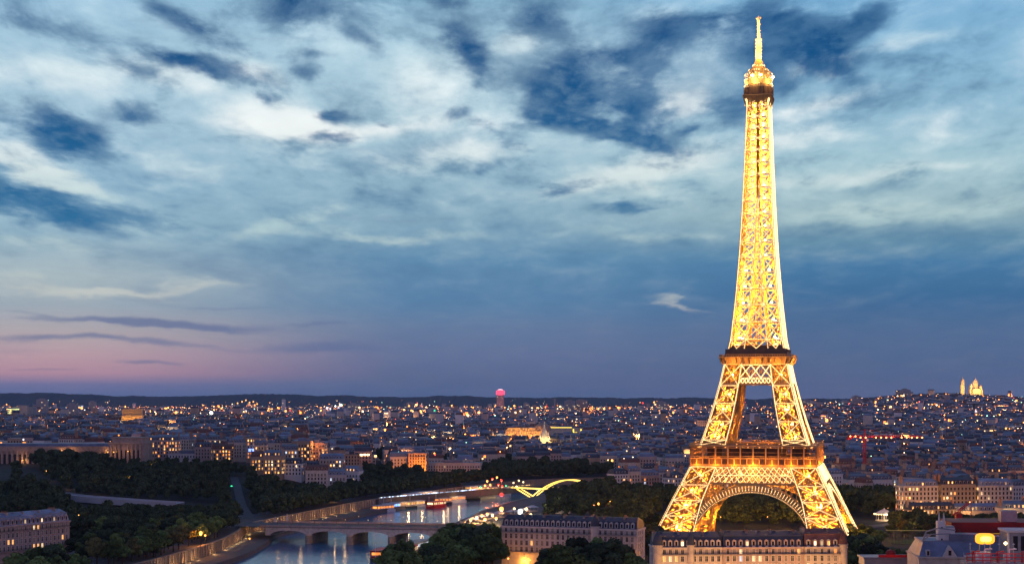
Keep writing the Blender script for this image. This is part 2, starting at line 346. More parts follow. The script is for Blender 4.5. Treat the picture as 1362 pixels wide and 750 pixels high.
# ------------------------------------------------------------------ terrain, river, quays
WZ = -9.0
def gw(px, py): v = G(px, py, WZ); return (v.x, v.y)
LB = [(-228, 560), gw(300, 752), gw(355, 726), gw(371, 713.5), gw(464, 692), gw(504, 683), gw(570, 671.5), gw(610, 665), gw(660, 658), gw(700, 653), gw(752, 649.5), (230, 1790)]
RB = [(-120, 560), gw(520, 760), gw(560, 728), gw(609, 698), gw(637, 688), gw(662, 680), gw(722, 667), gw(790, 660), (330, 1640)]
def interp(poly, y):
    for (x0, y0), (x1, y1) in zip(poly, poly[1:]):
        if y0 <= y <= y1: return x0 + (x1 - x0) * (y - y0) / (y1 - y0)
    return poly[0][0] if y < poly[0][1] else poly[-1][0]
def river(x, y, pad=0.0):
    return 545 < y < 1795 and interp(LB, y) - pad < x < interp(RB, y) + pad
def T(x, y):
    px = HX + F * x / max(y, 1.0)
    h = 24 * ss(1120, 1560, y) * ss(640, 330, px) * ss(5200, 2900, y)
    if y < 1780: h *= ss(30, 130, interp(LB, y) - x)
    h += 6 * ss(1700, 3200, y)
    gy = math.exp(-((y - 5800) / 900) ** 2)
    h += (54 * math.exp(-((x - 1620) / 430) ** 2) + 20 * math.exp(-((x - 1500) / 900) ** 2)) * gy
    return h
ys = [-400, 0, 300] + list(np.arange(500, 1900, 20)) + list(np.arange(1900, 4000, 100)) + list(np.arange(4000, 8000, 150)) + list(np.arange(8000, 11001, 500)) + [12000, 13000, 15000]
gm_ = MB(); NXG = 120
for y in ys:
    half = 700 + 0.75 * max(y, 0)
    for i in range(NXG + 1):
        t = 2 * i / NXG - 1
        x = half * (0.35 * t + 0.65 * t ** 3) if y < 1900 else half * t
        z = T(x, y)
        if river(x, y, 50): z = -14.0
        gm_.v.append((x, y, z))
for j in range(len(ys) - 1):
    for i in range(NXG):
        a = j * (NXG + 1) + i; gm_.f.append((a, a + 1, a + NXG + 2, a + NXG + 1)); gm_.m.append(0)
tag(gm_.build('ground', M['ground'], smooth=True), kind='structure')

# water: rippled, mirrors the sky; sky blue is also put into base colour and tint
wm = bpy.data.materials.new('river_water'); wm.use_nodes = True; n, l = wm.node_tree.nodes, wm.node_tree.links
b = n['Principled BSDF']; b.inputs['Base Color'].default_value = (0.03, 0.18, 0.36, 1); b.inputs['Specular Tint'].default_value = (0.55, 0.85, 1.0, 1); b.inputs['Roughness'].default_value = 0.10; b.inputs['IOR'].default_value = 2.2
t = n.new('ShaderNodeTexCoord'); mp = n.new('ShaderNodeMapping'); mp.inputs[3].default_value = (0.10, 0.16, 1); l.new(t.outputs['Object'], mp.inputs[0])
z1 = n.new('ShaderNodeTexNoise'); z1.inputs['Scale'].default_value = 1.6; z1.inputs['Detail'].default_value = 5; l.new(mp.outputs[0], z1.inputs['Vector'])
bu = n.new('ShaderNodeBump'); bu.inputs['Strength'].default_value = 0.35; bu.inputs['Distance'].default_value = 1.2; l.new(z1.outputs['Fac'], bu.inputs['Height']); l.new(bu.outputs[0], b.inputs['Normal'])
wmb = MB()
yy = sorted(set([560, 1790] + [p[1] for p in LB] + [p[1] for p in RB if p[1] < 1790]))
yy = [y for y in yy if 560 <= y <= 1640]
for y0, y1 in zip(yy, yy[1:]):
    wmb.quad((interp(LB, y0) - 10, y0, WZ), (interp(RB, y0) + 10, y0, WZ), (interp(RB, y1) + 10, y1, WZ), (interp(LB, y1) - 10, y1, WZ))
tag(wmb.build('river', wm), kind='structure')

def smooth_line(pts, step=12.0):
    out = []
    P_ = [Vector((p[0], p[1], 0)) for p in pts]
    for i in range(len(P_) - 1):
        p0 = P_[max(i - 1, 0)]; p1 = P_[i]; p2 = P_[i + 1]; p3 = P_[min(i + 2, len(P_) - 1)]
        k = max(2, int((p2 - p1).length / step))
        for j in range(k):
            t = j / k
            m1 = (p2 - p0) * 0.4; m2 = (p3 - p1) * 0.4
            out.append((2 * t**3 - 3 * t**2 + 1) * p1 + (t**3 - 2 * t**2 + t) * m1 + (-2 * t**3 + 3 * t**2) * p2 + (t**3 - t**2) * m2)
    out.append(P_[-1]); return out
def normals(line):
    ns = []
    for i in range(len(line)):
        d = (line[min(i + 1, len(line) - 1)] - line[max(i - 1, 0)]).normalized(); ns.append(Vector((-d.y, d.x, 0)))
    return ns
def ribbon(mb, line, offs, zs, mi=0):
    """sheet between two parallel offsets of a line"""
    ns = normals(line)
    for i in range(len(line) - 1):
        a = line[i] + ns[i] * offs[0]; b_ = line[i + 1] + ns[i + 1] * offs[0]; c_ = line[i + 1] + ns[i + 1] * offs[1]; d_ = line[i] + ns[i] * offs[1]
        mb.quad((a.x, a.y, zs[0]), (b_.x, b_.y, zs[0]), (c_.x, c_.y, zs[1]), (d_.x, d_.y, zs[1]), mi)
LBL = smooth_line(LB); RBL = smooth_line(RB)
def quay(line, sgn, wide, name, roadname):
    lo = MB()                                               # lower quay with its kerb
    ribbon(lo, line, (0, 0), (WZ - 5, -5.9)); ribbon(lo, line, (0, sgn * wide), (-5.9, -5.9)); ribbon(lo, line, (0, sgn * 0.7), (-5.895, -5.6)); ribbon(lo, line, (sgn * .7, sgn * 0.7), (-5.6, -5.9))
    tag(lo.build('lower_' + name, M['quaypave']), kind='structure')
    up = MB(); ribbon(up, line, (sgn * (wide + 1.2), sgn * (wide + 80)), (0.35, 0.35)); ribbon(up, line, (sgn * (wide + 80), sgn * (wide + 80)), (0.35, -8))
    tag(up.build('upper_' + name, M['quaypave']), kind='structure')
    rd = MB(); ribbon(rd, line, (sgn * (wide + 20), sgn * (wide + 32)), (0.37, 0.37))
    tag(rd.build(roadname, M['asphalt']), kind='structure')
    lm_ = MB(); ns = normals(line)
    for i in range(0, len(line) - 1, 1):
        o_ = ns[i] * sgn * (wide + 26); a = line[i] + o_; d_ = (line[i + 1] - line[i]).normalized() * 3
        s_ = ns[i] * 0.12
        lm_.quad((a - s_).to_tuple()[:2] + (0.384,), (a + s_).to_tuple()[:2] + (0.384,), (a + s_ + d_).to_tuple()[:2] + (0.384,), (a - s_ + d_).to_tuple()[:2] + (0.384,))
    tag(lm_.build('road_marking', M['white_metal']), kind='structure')
    wl_ = MB(); W0 = sgn * wide; W1 = sgn * (wide + 1.2)        # tall retaining wall with pilasters and coping
    ribbon(wl_, line, (W0, W0), (-5.9, 0.6)); ribbon(wl_, line, (W0 - sgn * .35, W1), (1.0, 1.0)); ribbon(wl_, line, (W0 - sgn * .35, W0 - sgn * .35), (0.55, 1.0)); ribbon(wl_, line, (W0, W0 - sgn * .35), (0.6, 0.55)); ribbon(wl_, line, (W1, W1), (1.0, 0.3))
    L = 0.0
    for i in range(len(line) - 1):
        d_ = line[i + 1] - line[i]; k = max(1, int(d_.length / 4.2)); nn_ = ns[i]
        for j in range(k):
            p = line[i] + d_ * (j / k) + nn_ * (W0 - sgn * 0.28); dd = d_.normalized()
            wl_.bar(p + Vector((0, 0, -5.9)), p + Vector((0, 0, 0.5)), 1.0, 0.6, up=(dd.x, dd.y, 0))
    return wl_
qw = quay(LBL, 1, 20, 'left_quay', 'quay_road')
tag(qw.build('quay_wall', M['quaystone']), 'long buff stone retaining wall with pilasters under the dark riverside trees', 'quay wall')
qw = quay(RBL, -1, 16, 'right_quay', 'port_road')
tag(qw.build('quay_wall', M['quaystone']), 'stone retaining wall behind the lit stalls on the tower side of the river', 'quay wall')

# far ridge on the horizon
hm = MB(); prof = []
def ridge(px):
    pts = [(-200, 116), (0, 119), (60, 118), (120, 112), (160, 98), (220, 92), (260, 100), (320, 110), (370, 113), (430, 104), (500, 92), (560, 96), (600, 100), (650, 90), (720, 86), (900, 84), (1060, 80), (1362, 84), (1600, 84)]
    for (a, za), (b_, zb) in zip(pts, pts[1:]):
        if a <= px <= b_: return za + (zb - za) * ss(a, b_, px)
    return 88
rr = random.Random(3); NP = 760; wk = 0.0
for i in range(NP + 1):
    px = -260 + 1880 * i / NP; wk = wk * .9 + rr.uniform(-1.6, 1.6); z = ridge(px) + wk + 2.5 * math.sin(px * .043) + 1.8 * math.sin(px * .11 + 1) + rr.uniform(-1.2, 1.2)
    for d, k in ((10400, 0.05), (11300, 0.55), (12000, 1.0), (12900, 0.8), (14500, 0.02)):
        hm.v.append((XP(px, 12000) * (0.55 + 0.45 * d / 12000), d, z * k + rr.uniform(-2, 2)))
for i in range(NP):
    for j in range(4):
        a = i * 5 + j; hm.f.append((a, a + 5, a + 6, a + 1)); hm.m.append(0)
M['hill'] = mat('wooded_hill', (0.022, 0.032, 0.055), 0.95, 0.4, 0.01)  # blue of distant haze put into the base colour of green hills
tag(hm.build('hills', M['hill']), kind='structure')

# pale curving avenue and the blue-lit cross street through the gardens
def road(name, pts, wide, m, lift=0.5, wall=0.0):
    ln = smooth_line([(p[0], p[1]) for p in pts], 14); ns = normals(ln); mb = MB(); zz = []
    hs = [p[2] for p in pts]
    for i, p in enumerate(ln):
        zz.append(T(p.x, p.y) + lift)
    if wall:
        f = [0.0]
        for a, b_ in zip(pts, pts[1:]): f.append(f[-1] + math.hypot(b_[0] - a[0], b_[1] - a[1]))
        f2 = [0.0]
        for a, b_ in zip(ln, ln[1:]): f2.append(f2[-1] + (b_ - a).length)
        zz = [float(np.interp(s_ / f2[-1] * f[-1], f, hs)) for s_ in f2]
    for i in range(len(ln) - 1):
        a, b_ = ln[i] - ns[i] * wide / 2, ln[i + 1] - ns[i + 1] * wide / 2; c_, d_ = ln[i + 1] + ns[i + 1] * wide / 2, ln[i] + ns[i] * wide / 2
        mb.quad((a.x, a.y, zz[i]), (b_.x, b_.y, zz[i + 1]), (c_.x, c_.y, zz[i + 1]), (d_.x, d_.y, zz[i]))
        if wall:
            for (p, q, sg) in ((a, b_, 0), (d_, c_, 0)):
                mb.quad((p.x, p.y, zz[i] - wall), (q.x, q.y, zz[i + 1] - wall), (q.x, q.y, zz[i + 1] + 0.9), (p.x, p.y, zz[i] + 0.9))
    return tag(mb.build(name, m), kind='structure')
def GP(px, py, z): v = G(px, py, z); return (v.x, v.y, v.z)
road('avenue', [GP(-60, 634, 12), GP(0, 634, 12), GP(25, 636, 11.5), GP(50, 648, 11), GP(80, 656, 10.5), GP(110, 660, 10), GP(150, 663, 9.5), GP(190, 666, 9), GP(240, 669, 8)], 12, M['paleroad'], wall=4.0)
road('cross_street', [GP(311, 652, 6), GP(316, 662, 4), GP(322, 674, 2), GP(336, 688, 1), GP(352, 697, 0.8)], 7, M['asphalt'], lift=0.6)
road('esplanade', [GP(840, 640, 0), GP(815, 652, 0), GP(805, 668, 0), GP(790, 690, 0), GP(780, 715, 0)], 18, M['asphalt'], lift=0.3)
road('park_path', [GP(1120, 706, 0), GP(1160, 700, 0), GP(1200, 696, 0), GP(1230, 690, 0)], 14, M['quaypave'], lift=0.3)

# evening air: even, pale, round everything that is built
hz = MB(); hz.box(-12600, -700, -20, 12600, 15300, 345)
hm_ = bpy.data.materials.new('haze_air'); hm_.use_nodes = True; n, l = hm_.node_tree.nodes, hm_.node_tree.links
n.remove(n['Principled BSDF']); pv_ = n.new('ShaderNodeVolumePrincipled'); pv_.inputs['Color'].default_value = (.50, .66, 1.0, 1); pv_.inputs['Density'].default_value = HAZE; pv_.inputs['Anisotropy'].default_value = 0.25
l.new(pv_.outputs[0], n['Material Output'].inputs['Volume'])
tag(hz.build('haze', hm_), 'thin blue evening haze over the city', 'haze', kind='stuff')
# ------------------------------------------------------------------ the iron tower
TX, TY = XP(1009, 962), 962.0
tower = empty('lattice_tower', (TX, TY, 0), R(-14.0), 'tall tapering iron lattice tower glowing gold beside the river', 'tower')
PROF = [(0, 59.8), (13, 53.4), (29, 46.2), (39, 41.3), (47.7, 37.0), (61.8, 31.2), (80, 25.4), (100, 20.4), (113, 17.9), (125, 15.3), (150, 12.6), (177, 10.5), (205, 8.9), (234, 7.65), (262, 6.6), (276, 6.1)]
LEGW = [(0, 25), (13, 20.5), (29, 17), (47, 14.8), (62, 14.2), (100, 10.6), (125, 9.0), (150, 8.7), (177, 8.4), (190, 8.2), (234, 7.65), (280, 6.0)]
def o_(z): return float(np.interp(z, [p[0] for p in PROF], [p[1] for p in PROF]))
def i_(z): return max(0.0, o_(z) - float(np.interp(z, [p[0] for p in LEGW], [p[1] for p in LEGW])))
iron_, bulbs_ = M['iron'], emit('sparkle_bulb', (1.0, 0.64, 0.28), 2.8)
M['flood'] = emit('floodlamp', (1.0, 0.72, 0.28), 40)
gold = (1.0, 0.36, 0.022)
BR = random.Random(11)
def string(mb, p, q, out, r=0.26, step=0.62):
    """small lamps fixed along the outer side of a girder"""
    p, q, out = Vector(p), Vector(q), Vector(out); n_ = max(1, int((q - p).length / step))
    for k in range(n_):
        mb.octa(p.lerp(q, (k + BR.uniform(.3, .7)) / n_) + out, r * BR.uniform(.9, 1.1))
def panel(mb, bb, a, b_, c_, d_, out, wd, fine=2, bulb=True, edge=True, br=.26):
    """lattice panel: a b (bottom) c d (top); out = outward direction"""
    a, b_, c_, d_, out = map(Vector, (a, b_, c_, d_, out))
    mb.bar(a, c_, wd, wd * .6, up=out); mb.bar(b_, d_, wd, wd * .6, up=out); mb.bar(d_, c_, wd, wd * .7, up=out)
    if bulb:
        for p, q in ((a, c_), (b_, d_)): string(bb, p, q, out * (wd * .5 + .12), br)
        if edge: string(bb, d_, c_, out * (wd * .5 + .12))
    ins = -out * 1.6
    if fine:
        n_ = fine
        def at(u, v): return (a.lerp(b_, u)).lerp(d_.lerp(c_, u), v) + ins
        for i in range(n_):
            for j in range(n_):
                p = [at(i / n_, j / n_), at((i + 1) / n_, j / n_), at((i + 1) / n_, (j + 1) / n_), at(i / n_, (j + 1) / n_)]
                mb.bar(p[0], p[2], wd * .5, up=out); mb.bar(p[1], p[3], wd * .5, up=out)
        for i in range(1, n_ if n_ < 3 else 1):
            mb.bar(at(i / n_, 0), at(i / n_, 1), wd * .36, up=out); mb.bar(at(0, i / n_), at(1, i / n_), wd * .36, up=out)
FLM = []
def flood(p, parent, k=1.0):
    if not FLM:
        mb = MB(); mb.lathe([(0.2, 0), (0.75, 0.25), (0.85, 0.7), (0.2, 0.95)], 8); o = mb.build('floodlight', M['flood'], parent); FLM.append(o.data)
    else:
        o = bpy.data.objects.new('floodlight', FLM[0]); col.objects.link(o); o.parent = parent
    o.location = p; o.scale = (k, k, k)
    return o
def leg_corners(sx, sy, z):
    o, i = o_(z), i_(z); return [Vector((sx * o, sy * o, z)), Vector((sx * i, sy * o, z)), Vector((sx * i, sy * i, z)), Vector((sx * o, sy * i, z))]
def leg_section(sx, sy, levels, wd, fine, name, lamps, power, chord=1.3):
    mb, bb = MB(), MB()
    outs = [(0, sy, 0), (-sx, 0, 0), (0, -sy, 0), (sx, 0, 0)]
    for z0, z1 in zip(levels, levels[1:]):
        A, B = leg_corners(sx, sy, z0), leg_corners(sx, sy, z1)
        for k in range(4):
            k2 = (k + 1) % 4
            outer = k in (0, 3)
            panel(mb, bb, A[k], A[k2], B[k2], B[k], outs[k], wd, fine, bulb=outer)
            mb.bar(A[k], B[k], chord, up=(0, 1, 0))
        for k in (0, 1, 3):                                        # lamps on the arrises that face outwards
            o2 = Vector(outs[k]) if k != 1 else Vector((0, sy, 0))
            string(bb, A[k], B[k], o2 * (chord * .5 + .15), 0.30, .6)
            if k in (0, 3):
                o3 = Vector((sx, 0, 0)); string(bb, A[k], B[k], o3 * (chord * .5 + .15), 0.30, .6)
        mb.bar(B[0], B[2], wd * .6); mb.bar(B[1], B[3], wd * .6)
        # lift track and stair stringers inside the leg
        ca = sum(A, Vector()) / 4; cb = sum(B, Vector()) / 4
        for dxx in (-1.6, 1.6):
            mb.bar(ca + Vector((dxx, 0, 0)), cb + Vector((dxx, 0, 0)), .8)
            mb.bar(ca + Vector((0, dxx * 1.6, 0)), cb + Vector((0, dxx * 1.6, 0)), .6)
        for q in range(4):
            f0, f1 = q / 4, (q + 1) / 4; s0 = 3 if q % 2 else -3
            mb.bar(ca.lerp(cb, f0) + Vector((s0, s0 * .5, 0)), ca.lerp(cb, f1) + Vector((-s0, -s0 * .5, 0)), .9, .3)
    g_ = mb.build(name, iron_, tower)
    bb.build('light_net', bulbs_, g_)['kind'] = 'stuff'
    for z in lamps:
        cz = sum(leg_corners(sx, sy, z), Vector()) / 4
        flood(cz, g_); point_light('floodlight_beam', cz + Vector((0, 0, 1.3)), power, gold, 0.8, g_)
    return g_
for sx in (-1, 1):
    for sy in (-1, 1):
        leg_section(sx, sy, [1.5, 10.5, 20, 29, 38], 1.2, 3, 'leg', (4, 11, 18, 25, 33), 150000, 1.5)
        leg_section(sx, sy, [38, 48.5], 0.9, 3, 'leg_head', (43,), 45000, 1.2)
        leg_section(sx, sy, [61.5, 64.5, 75.5, 86.3, 97], 1.1, 3, 'upper_leg', (65, 73, 82, 91), 95000, 1.25)
        leg_section(sx, sy, [97, 110], 0.8, 2, 'upper_leg_head', (103,), 22000, 1.0)
        # masonry foot
        ft = MB(); o, i = o_(1) + 1.5, i_(1) - 1.5
        ft.frustum(min(sx * o, sx * i), min(sy * o, sy * i), max(sx * o, sx * i), max(sy * o, sy * i), -2, 0.8, 2.0)
        ft.build('footing', M['quaystone'], tower)
# girders between the legs, arches, platforms
def face_pt(side, u, z, off=0.0):
    o = o_(z) + off
    return {0: Vector((u, -o, z)), 1: Vector((o, u, z)), 2: Vector((-u, o, z)), 3: Vector((-o, -u, z))}[side]
OUT = [Vector((0, -1, 0)), Vector((1, 0, 0)), Vector((0, 1, 0)), Vector((-1, 0, 0))]
for s in range(4):
    mb, bb = MB(), MB()
    for (z0, z1, n_) in ((39.2, 43.8, 14), (43.8, 48.4, 13)):
        for k in range(n_):
            u0, u1 = -i_(z0) + 2 * i_(z0) * k / n_, -i_(z0) + 2 * i_(z0) * (k + 1) / n_
            r = i_(z1) / i_(z0)
            panel(mb, bb, face_pt(s, u0, z0), face_pt(s, u1, z0), face_pt(s, u1 * r, z1), face_pt(s, u0 * r, z1), OUT[s], 0.7, 1, bulb=(s in (0, 1)), edge=True)
            mb.bar(face_pt(s, u0, z0), face_pt(s, u0 * r, z1), .6)
    mb.bar(face_pt(s, -i_(39), 39), face_pt(s, i_(39), 39), 1.1); mb.bar(face_pt(s, -i_(48.4), 48.4), face_pt(s, i_(48.4), 48.4), 1.1)
    # a second, inner screen gives the belt its depth
    for k in range(12):
        u0, u1 = -i_(39) + 2 * i_(39) * k / 12, -i_(39) + 2 * i_(39) * (k + 1) / 12
        mb.bar(face_pt(s, u0, 39.2, -5), face_pt(s, u1, 48, -9), .6); mb.bar(face_pt(s, u1, 39.2, -5), face_pt(s, u0, 48, -9), .6)
    g_ = mb.build('belt_girder', iron_, tower); bb.build('light_net', bulbs_, g_)['kind'] = 'stuff'
    for u in (-14, 0, 14):
        p = face_pt(s, u, 40, -7); point_light('floodlight', p, 12000, (1, .45, .10), .6, g_)
    # arch
    mb, bb = MB(), MB(); NA = 44; prev = None
    def arc(t, gr): return 38.6 * math.cos(t) * (1 - gr / 42), 3 + (35.2 - gr) * math.sin(t)
    for k in range(NA + 1):
        t = R(24) + (math.pi - R(48)) * k / NA
        pts = []
        for gr in (0, 4.1):
            u, z = arc(t, gr); pts.append((face_pt(s, u, z, -0.2), face_pt(s, u, z, -4.5)))
        mb.bar(pts[0][0], pts[1][0], .55); mb.bar(pts[0][1], pts[1][1], .5); mb.bar(pts[1][0], pts[1][1], .45)
        if s in (0, 1) and prev: string(bb, prev[1][0], pts[1][0], OUT[s] * .7, .2, .7)
        if s in (0, 1): string(bb, pts[0][0].lerp(pts[1][0], .1), pts[0][0].lerp(pts[1][0], .8), OUT[s] * .5, .23, .55)
        if prev:
            for a_, b_ in ((0, 0), (1, 0), (0, 1), (1, 1)): mb.bar(prev[a_][b_], pts[a_][b_], 1.0 if a_ else .8)
            mb.bar(prev[0][0], pts[1][0], .3); mb.bar(prev[1][0], pts[0][0], .3)
            mb.quad(prev[1][0], pts[1][0], pts[1][1], prev[1][1])
        # spandrel verticals and diagonals up to the belt
        u, z = arc(t, 0)
        if z < 38 and k % 2 == 0 and abs(u) < i_(39) + 3:
            mb.bar(face_pt(s, u, z), face_pt(s, u, 39), .5)
            if k + 2 <= NA:
                u2, z2 = arc(R(24) + (math.pi - R(48)) * (k + 2) / NA, 0); mb.bar(face_pt(s, u, 39), face_pt(s, u2, min(z2, 39)), .4)
        prev = pts
    g_ = mb.build('arch', iron_, tower); bb.build('light_net', bulbs_, g_)['kind'] = 'stuff'
    for u in (-30, 30): point_light('floodlight', face_pt(s, u, 12, -5), 12000, gold, .6, g_)

def ring(mb, half0, z0, half1, z1, mi=0):
    for s in range(4):
        c0 = [Vector((-half0, -half0, z0)), Vector((half0, -half0, z0)), Vector((half0, half0, z0)), Vector((-half0, half0, z0))]
        c1 = [Vector((-half1, -half1, z1)), Vector((half1, -half1, z1)), Vector((half1, half1, z1)), Vector((-half1, half1, z1))]
        mb.quad(c0[s], c0[(s + 1) % 4], c1[(s + 1) % 4], c1[s], mi)
def slab(mb, half, hole, z0, z1, mi=0):
    for s in range(4):
        a = [Vector((-half, -half, 0)), Vector((half, -half, 0)), Vector((half, half, 0)), Vector((-half, half, 0))]
        h = [Vector((-hole, -hole, 0)), Vector((hole, -hole, 0)), Vector((hole, hole, 0)), Vector((-hole, hole, 0))]
        t_ = (s + 1) % 4
        for z, fl in ((z0, 1), (z1, 0)):
            q = [a[s], a[t_], h[t_], h[s]]; q = q[::-1] if fl else q
            mb.quad(*[v + Vector((0, 0, z)) for v in q], mi)
        mb.quad(a[s] + Vector((0, 0, z0)), a[t_] + Vector((0, 0, z0)), a[t_] + Vector((0, 0, z1)), a[s] + Vector((0, 0, z1)), mi)
        mb.quad(h[s] + Vector((0, 0, z1)), h[t_] + Vector((0, 0, z1)), h[t_] + Vector((0, 0, z0)), h[s] + Vector((0, 0, z0)), mi)
def square(half): return [Vector((-half, -half, 0)), Vector((half, -half, 0)), Vector((half, half, 0)), Vector((-half, half, 0))]
Z = lambda z: Vector((0, 0, z))
# first platform: bracketed frieze below, tall open gallery above
p1 = MB(); slab(p1, 37.4, 14, 49.2, 50.2); slab(p1, 37.6, 30.2, 53.4, 54.0); slab(p1, 37.8, 29.5, 60.7, 61.4)
ring(p1, 36.6, 50.2, 36.6, 53.4, 1)
pl = p1.build('first_platform', [iron_, M['iron_dark']], tower)
p1 = MB(); lamps1 = MB()
for s in range(4):
    q = square(37.1); a, b_ = q[s], q[(s + 1) % 4]; d_ = (b_ - a); n_ = 20
    for k in range(n_ + 1):
        p = a + d_ * k / n_
        p1.bar(p + Z(50.2) + OUT[s] * .2, p + Z(53.4) + OUT[s] * .55, .55)
    for k in range(10 + 1):
        p = a + d_ * k / 10; p1.bar(p + Z(54), p + Z(60.7), .85)
    for zz, wd in ((54.9, .35), (59.9, .4), (57.2, .22)): p1.bar(a + Z(zz), b_ + Z(zz), wd)
    p1.bar(a * 1.01 + Z(61.4), b_ * 1.01 + Z(61.4), .5); p1.bar(a * 1.01 + Z(62.6), b_ * 1.01 + Z(62.6), .25)
    for k in range(40): p1.bar(a * 1.01 + d_ * 1.01 * k / 40 + Z(61.4), a * 1.01 + d_ * 1.01 * k / 40 + Z(62.6), .16)
    for k in range(10):
        p = (a + d_ * (k + .5) / 10) * .9 + Z(60.0); lo_ = MB(); lo_.octa((0, 0, 0), .4); lo_.build('gallery_lamp', M['lamp_warm'], pl, p)
p1.build('gallery_arcade', iron_, pl); pass
for s in range(4):
    for k in range(7):
        u = -33 + 11 * k; tv = Vector((-OUT[s].y, OUT[s].x, 0))
        point_light('floodlight', OUT[s] * 40.2 + tv * u + Vector((0, 0, 50.6)), 3400, (1.0, .30, .02), .4, pl)  # unfixed lights floating outside the gallery, added to brighten its posts
    point_light('floodlight', {0: Vector((0, -42, 47)), 1: Vector((42, 0, 47)), 2: Vector((0, 42, 47)), 3: Vector((-42, 0, 47))}[s], 5000, (1.0, .45, .09), .5, pl)
pv = MB()                                                     # glazed pavilions standing on the first platform
for (x0, y0, x1, y1) in ((-15, -30, 15, -21), (-15, 21, 15, 30), (21, -13, 30, 13), (-30, -13, -21, 13)):
    pv.box(x0, y0, 54, x1, y1, 59.6); pv.box(x0 - .4, y0 - .4, 59.6, x1 + .4, y1 + .4, 60.1)
pv.build('pavilion', M['iron_dark'], pl)
# second platform
for s in range(4):
    mb, bb = MB(), MB()
    for (z0, z1, n_) in ((98.2, 101.6, 9), (101.6, 109.5, 3)):
        for k in range(n_):
            a0, a1 = -1 + 2 * k / n_, -1 + 2 * (k + 1) / n_
            h0, h1 = (i_(z0), i_(z1)) if n_ == 3 else (i_(z0), i_(z1))
            panel(mb, bb, face_pt(s, a0 * h0, z0), face_pt(s, a1 * h0, z0), face_pt(s, a1 * h1, z1), face_pt(s, a0 * h1, z1), OUT[s], .7, 2 if n_ == 3 else 1, bulb=s in (0, 1), br=.34)
    mb.bar(face_pt(s, -o_(98), 98), face_pt(s, o_(98), 98), 1.0); mb.bar(face_pt(s, -o_(110), 110), face_pt(s, o_(110), 110), .9)
    g_ = mb.build('upper_girder', iron_, tower); bb.build('light_net', bulbs_, g_)['kind'] = 'stuff'
p2 = MB(); slab(p2, 20.4, 8, 109.9, 110.5); slab(p2, 21.8, 8, 113.8, 114.6)
for s in range(4):
    q = square(20.6); a, b_ = q[s], q[(s + 1) % 4]; d_ = b_ - a
    for k in range(15):
        p = a + d_ * k / 14; p2.bar(p * .985 + Z(110.5), p * 1.05 + Z(113.8), .55)
    q = square(21.7); a, b_ = q[s], q[(s + 1) % 4]
    p2.bar(a + Z(115.7), b_ + Z(115.7), .3)
    for k in range(30): p2.bar(a + (b_ - a) * k / 30 + Z(114.6), a + (b_ - a) * k / 30 + Z(115.7), .14)
ring(p2, 19.6, 110.5, 19.9, 113.8)
pl2 = p2.build('second_platform', iron_, tower)
for s in range(4):
    for u in (-13, 0, 13): point_light('floodlight', OUT[s] * 24.5 + Vector((-OUT[s].y, OUT[s].x, 0)) * u + Z(108.5), 5200, (1, .40, .05), .4, pl2)  # lights floating outside the platform, added to brighten its brackets
pv = MB(); pv.frustum(-19, -19, 19, 19, 114.6, .6, 117.4, bottom=True); pv.frustum(-18, -18, 18, 18, 117.4, 1.6, 120.0); pv.frustum(-15.5, -15.5, 15.5, 15.5, 120.0, .6, 121.4)
for s in range(4):
    for k in range(13):
        u = -18 + 3 * k; p = OUT[s] * 18.3 + Vector((-OUT[s].y, OUT[s].x, 0)) * u; pv.bar(p + Z(117.4), p + Z(119.2), .3)
pv.build('dark_gallery', M['iron_dark'], pl2)
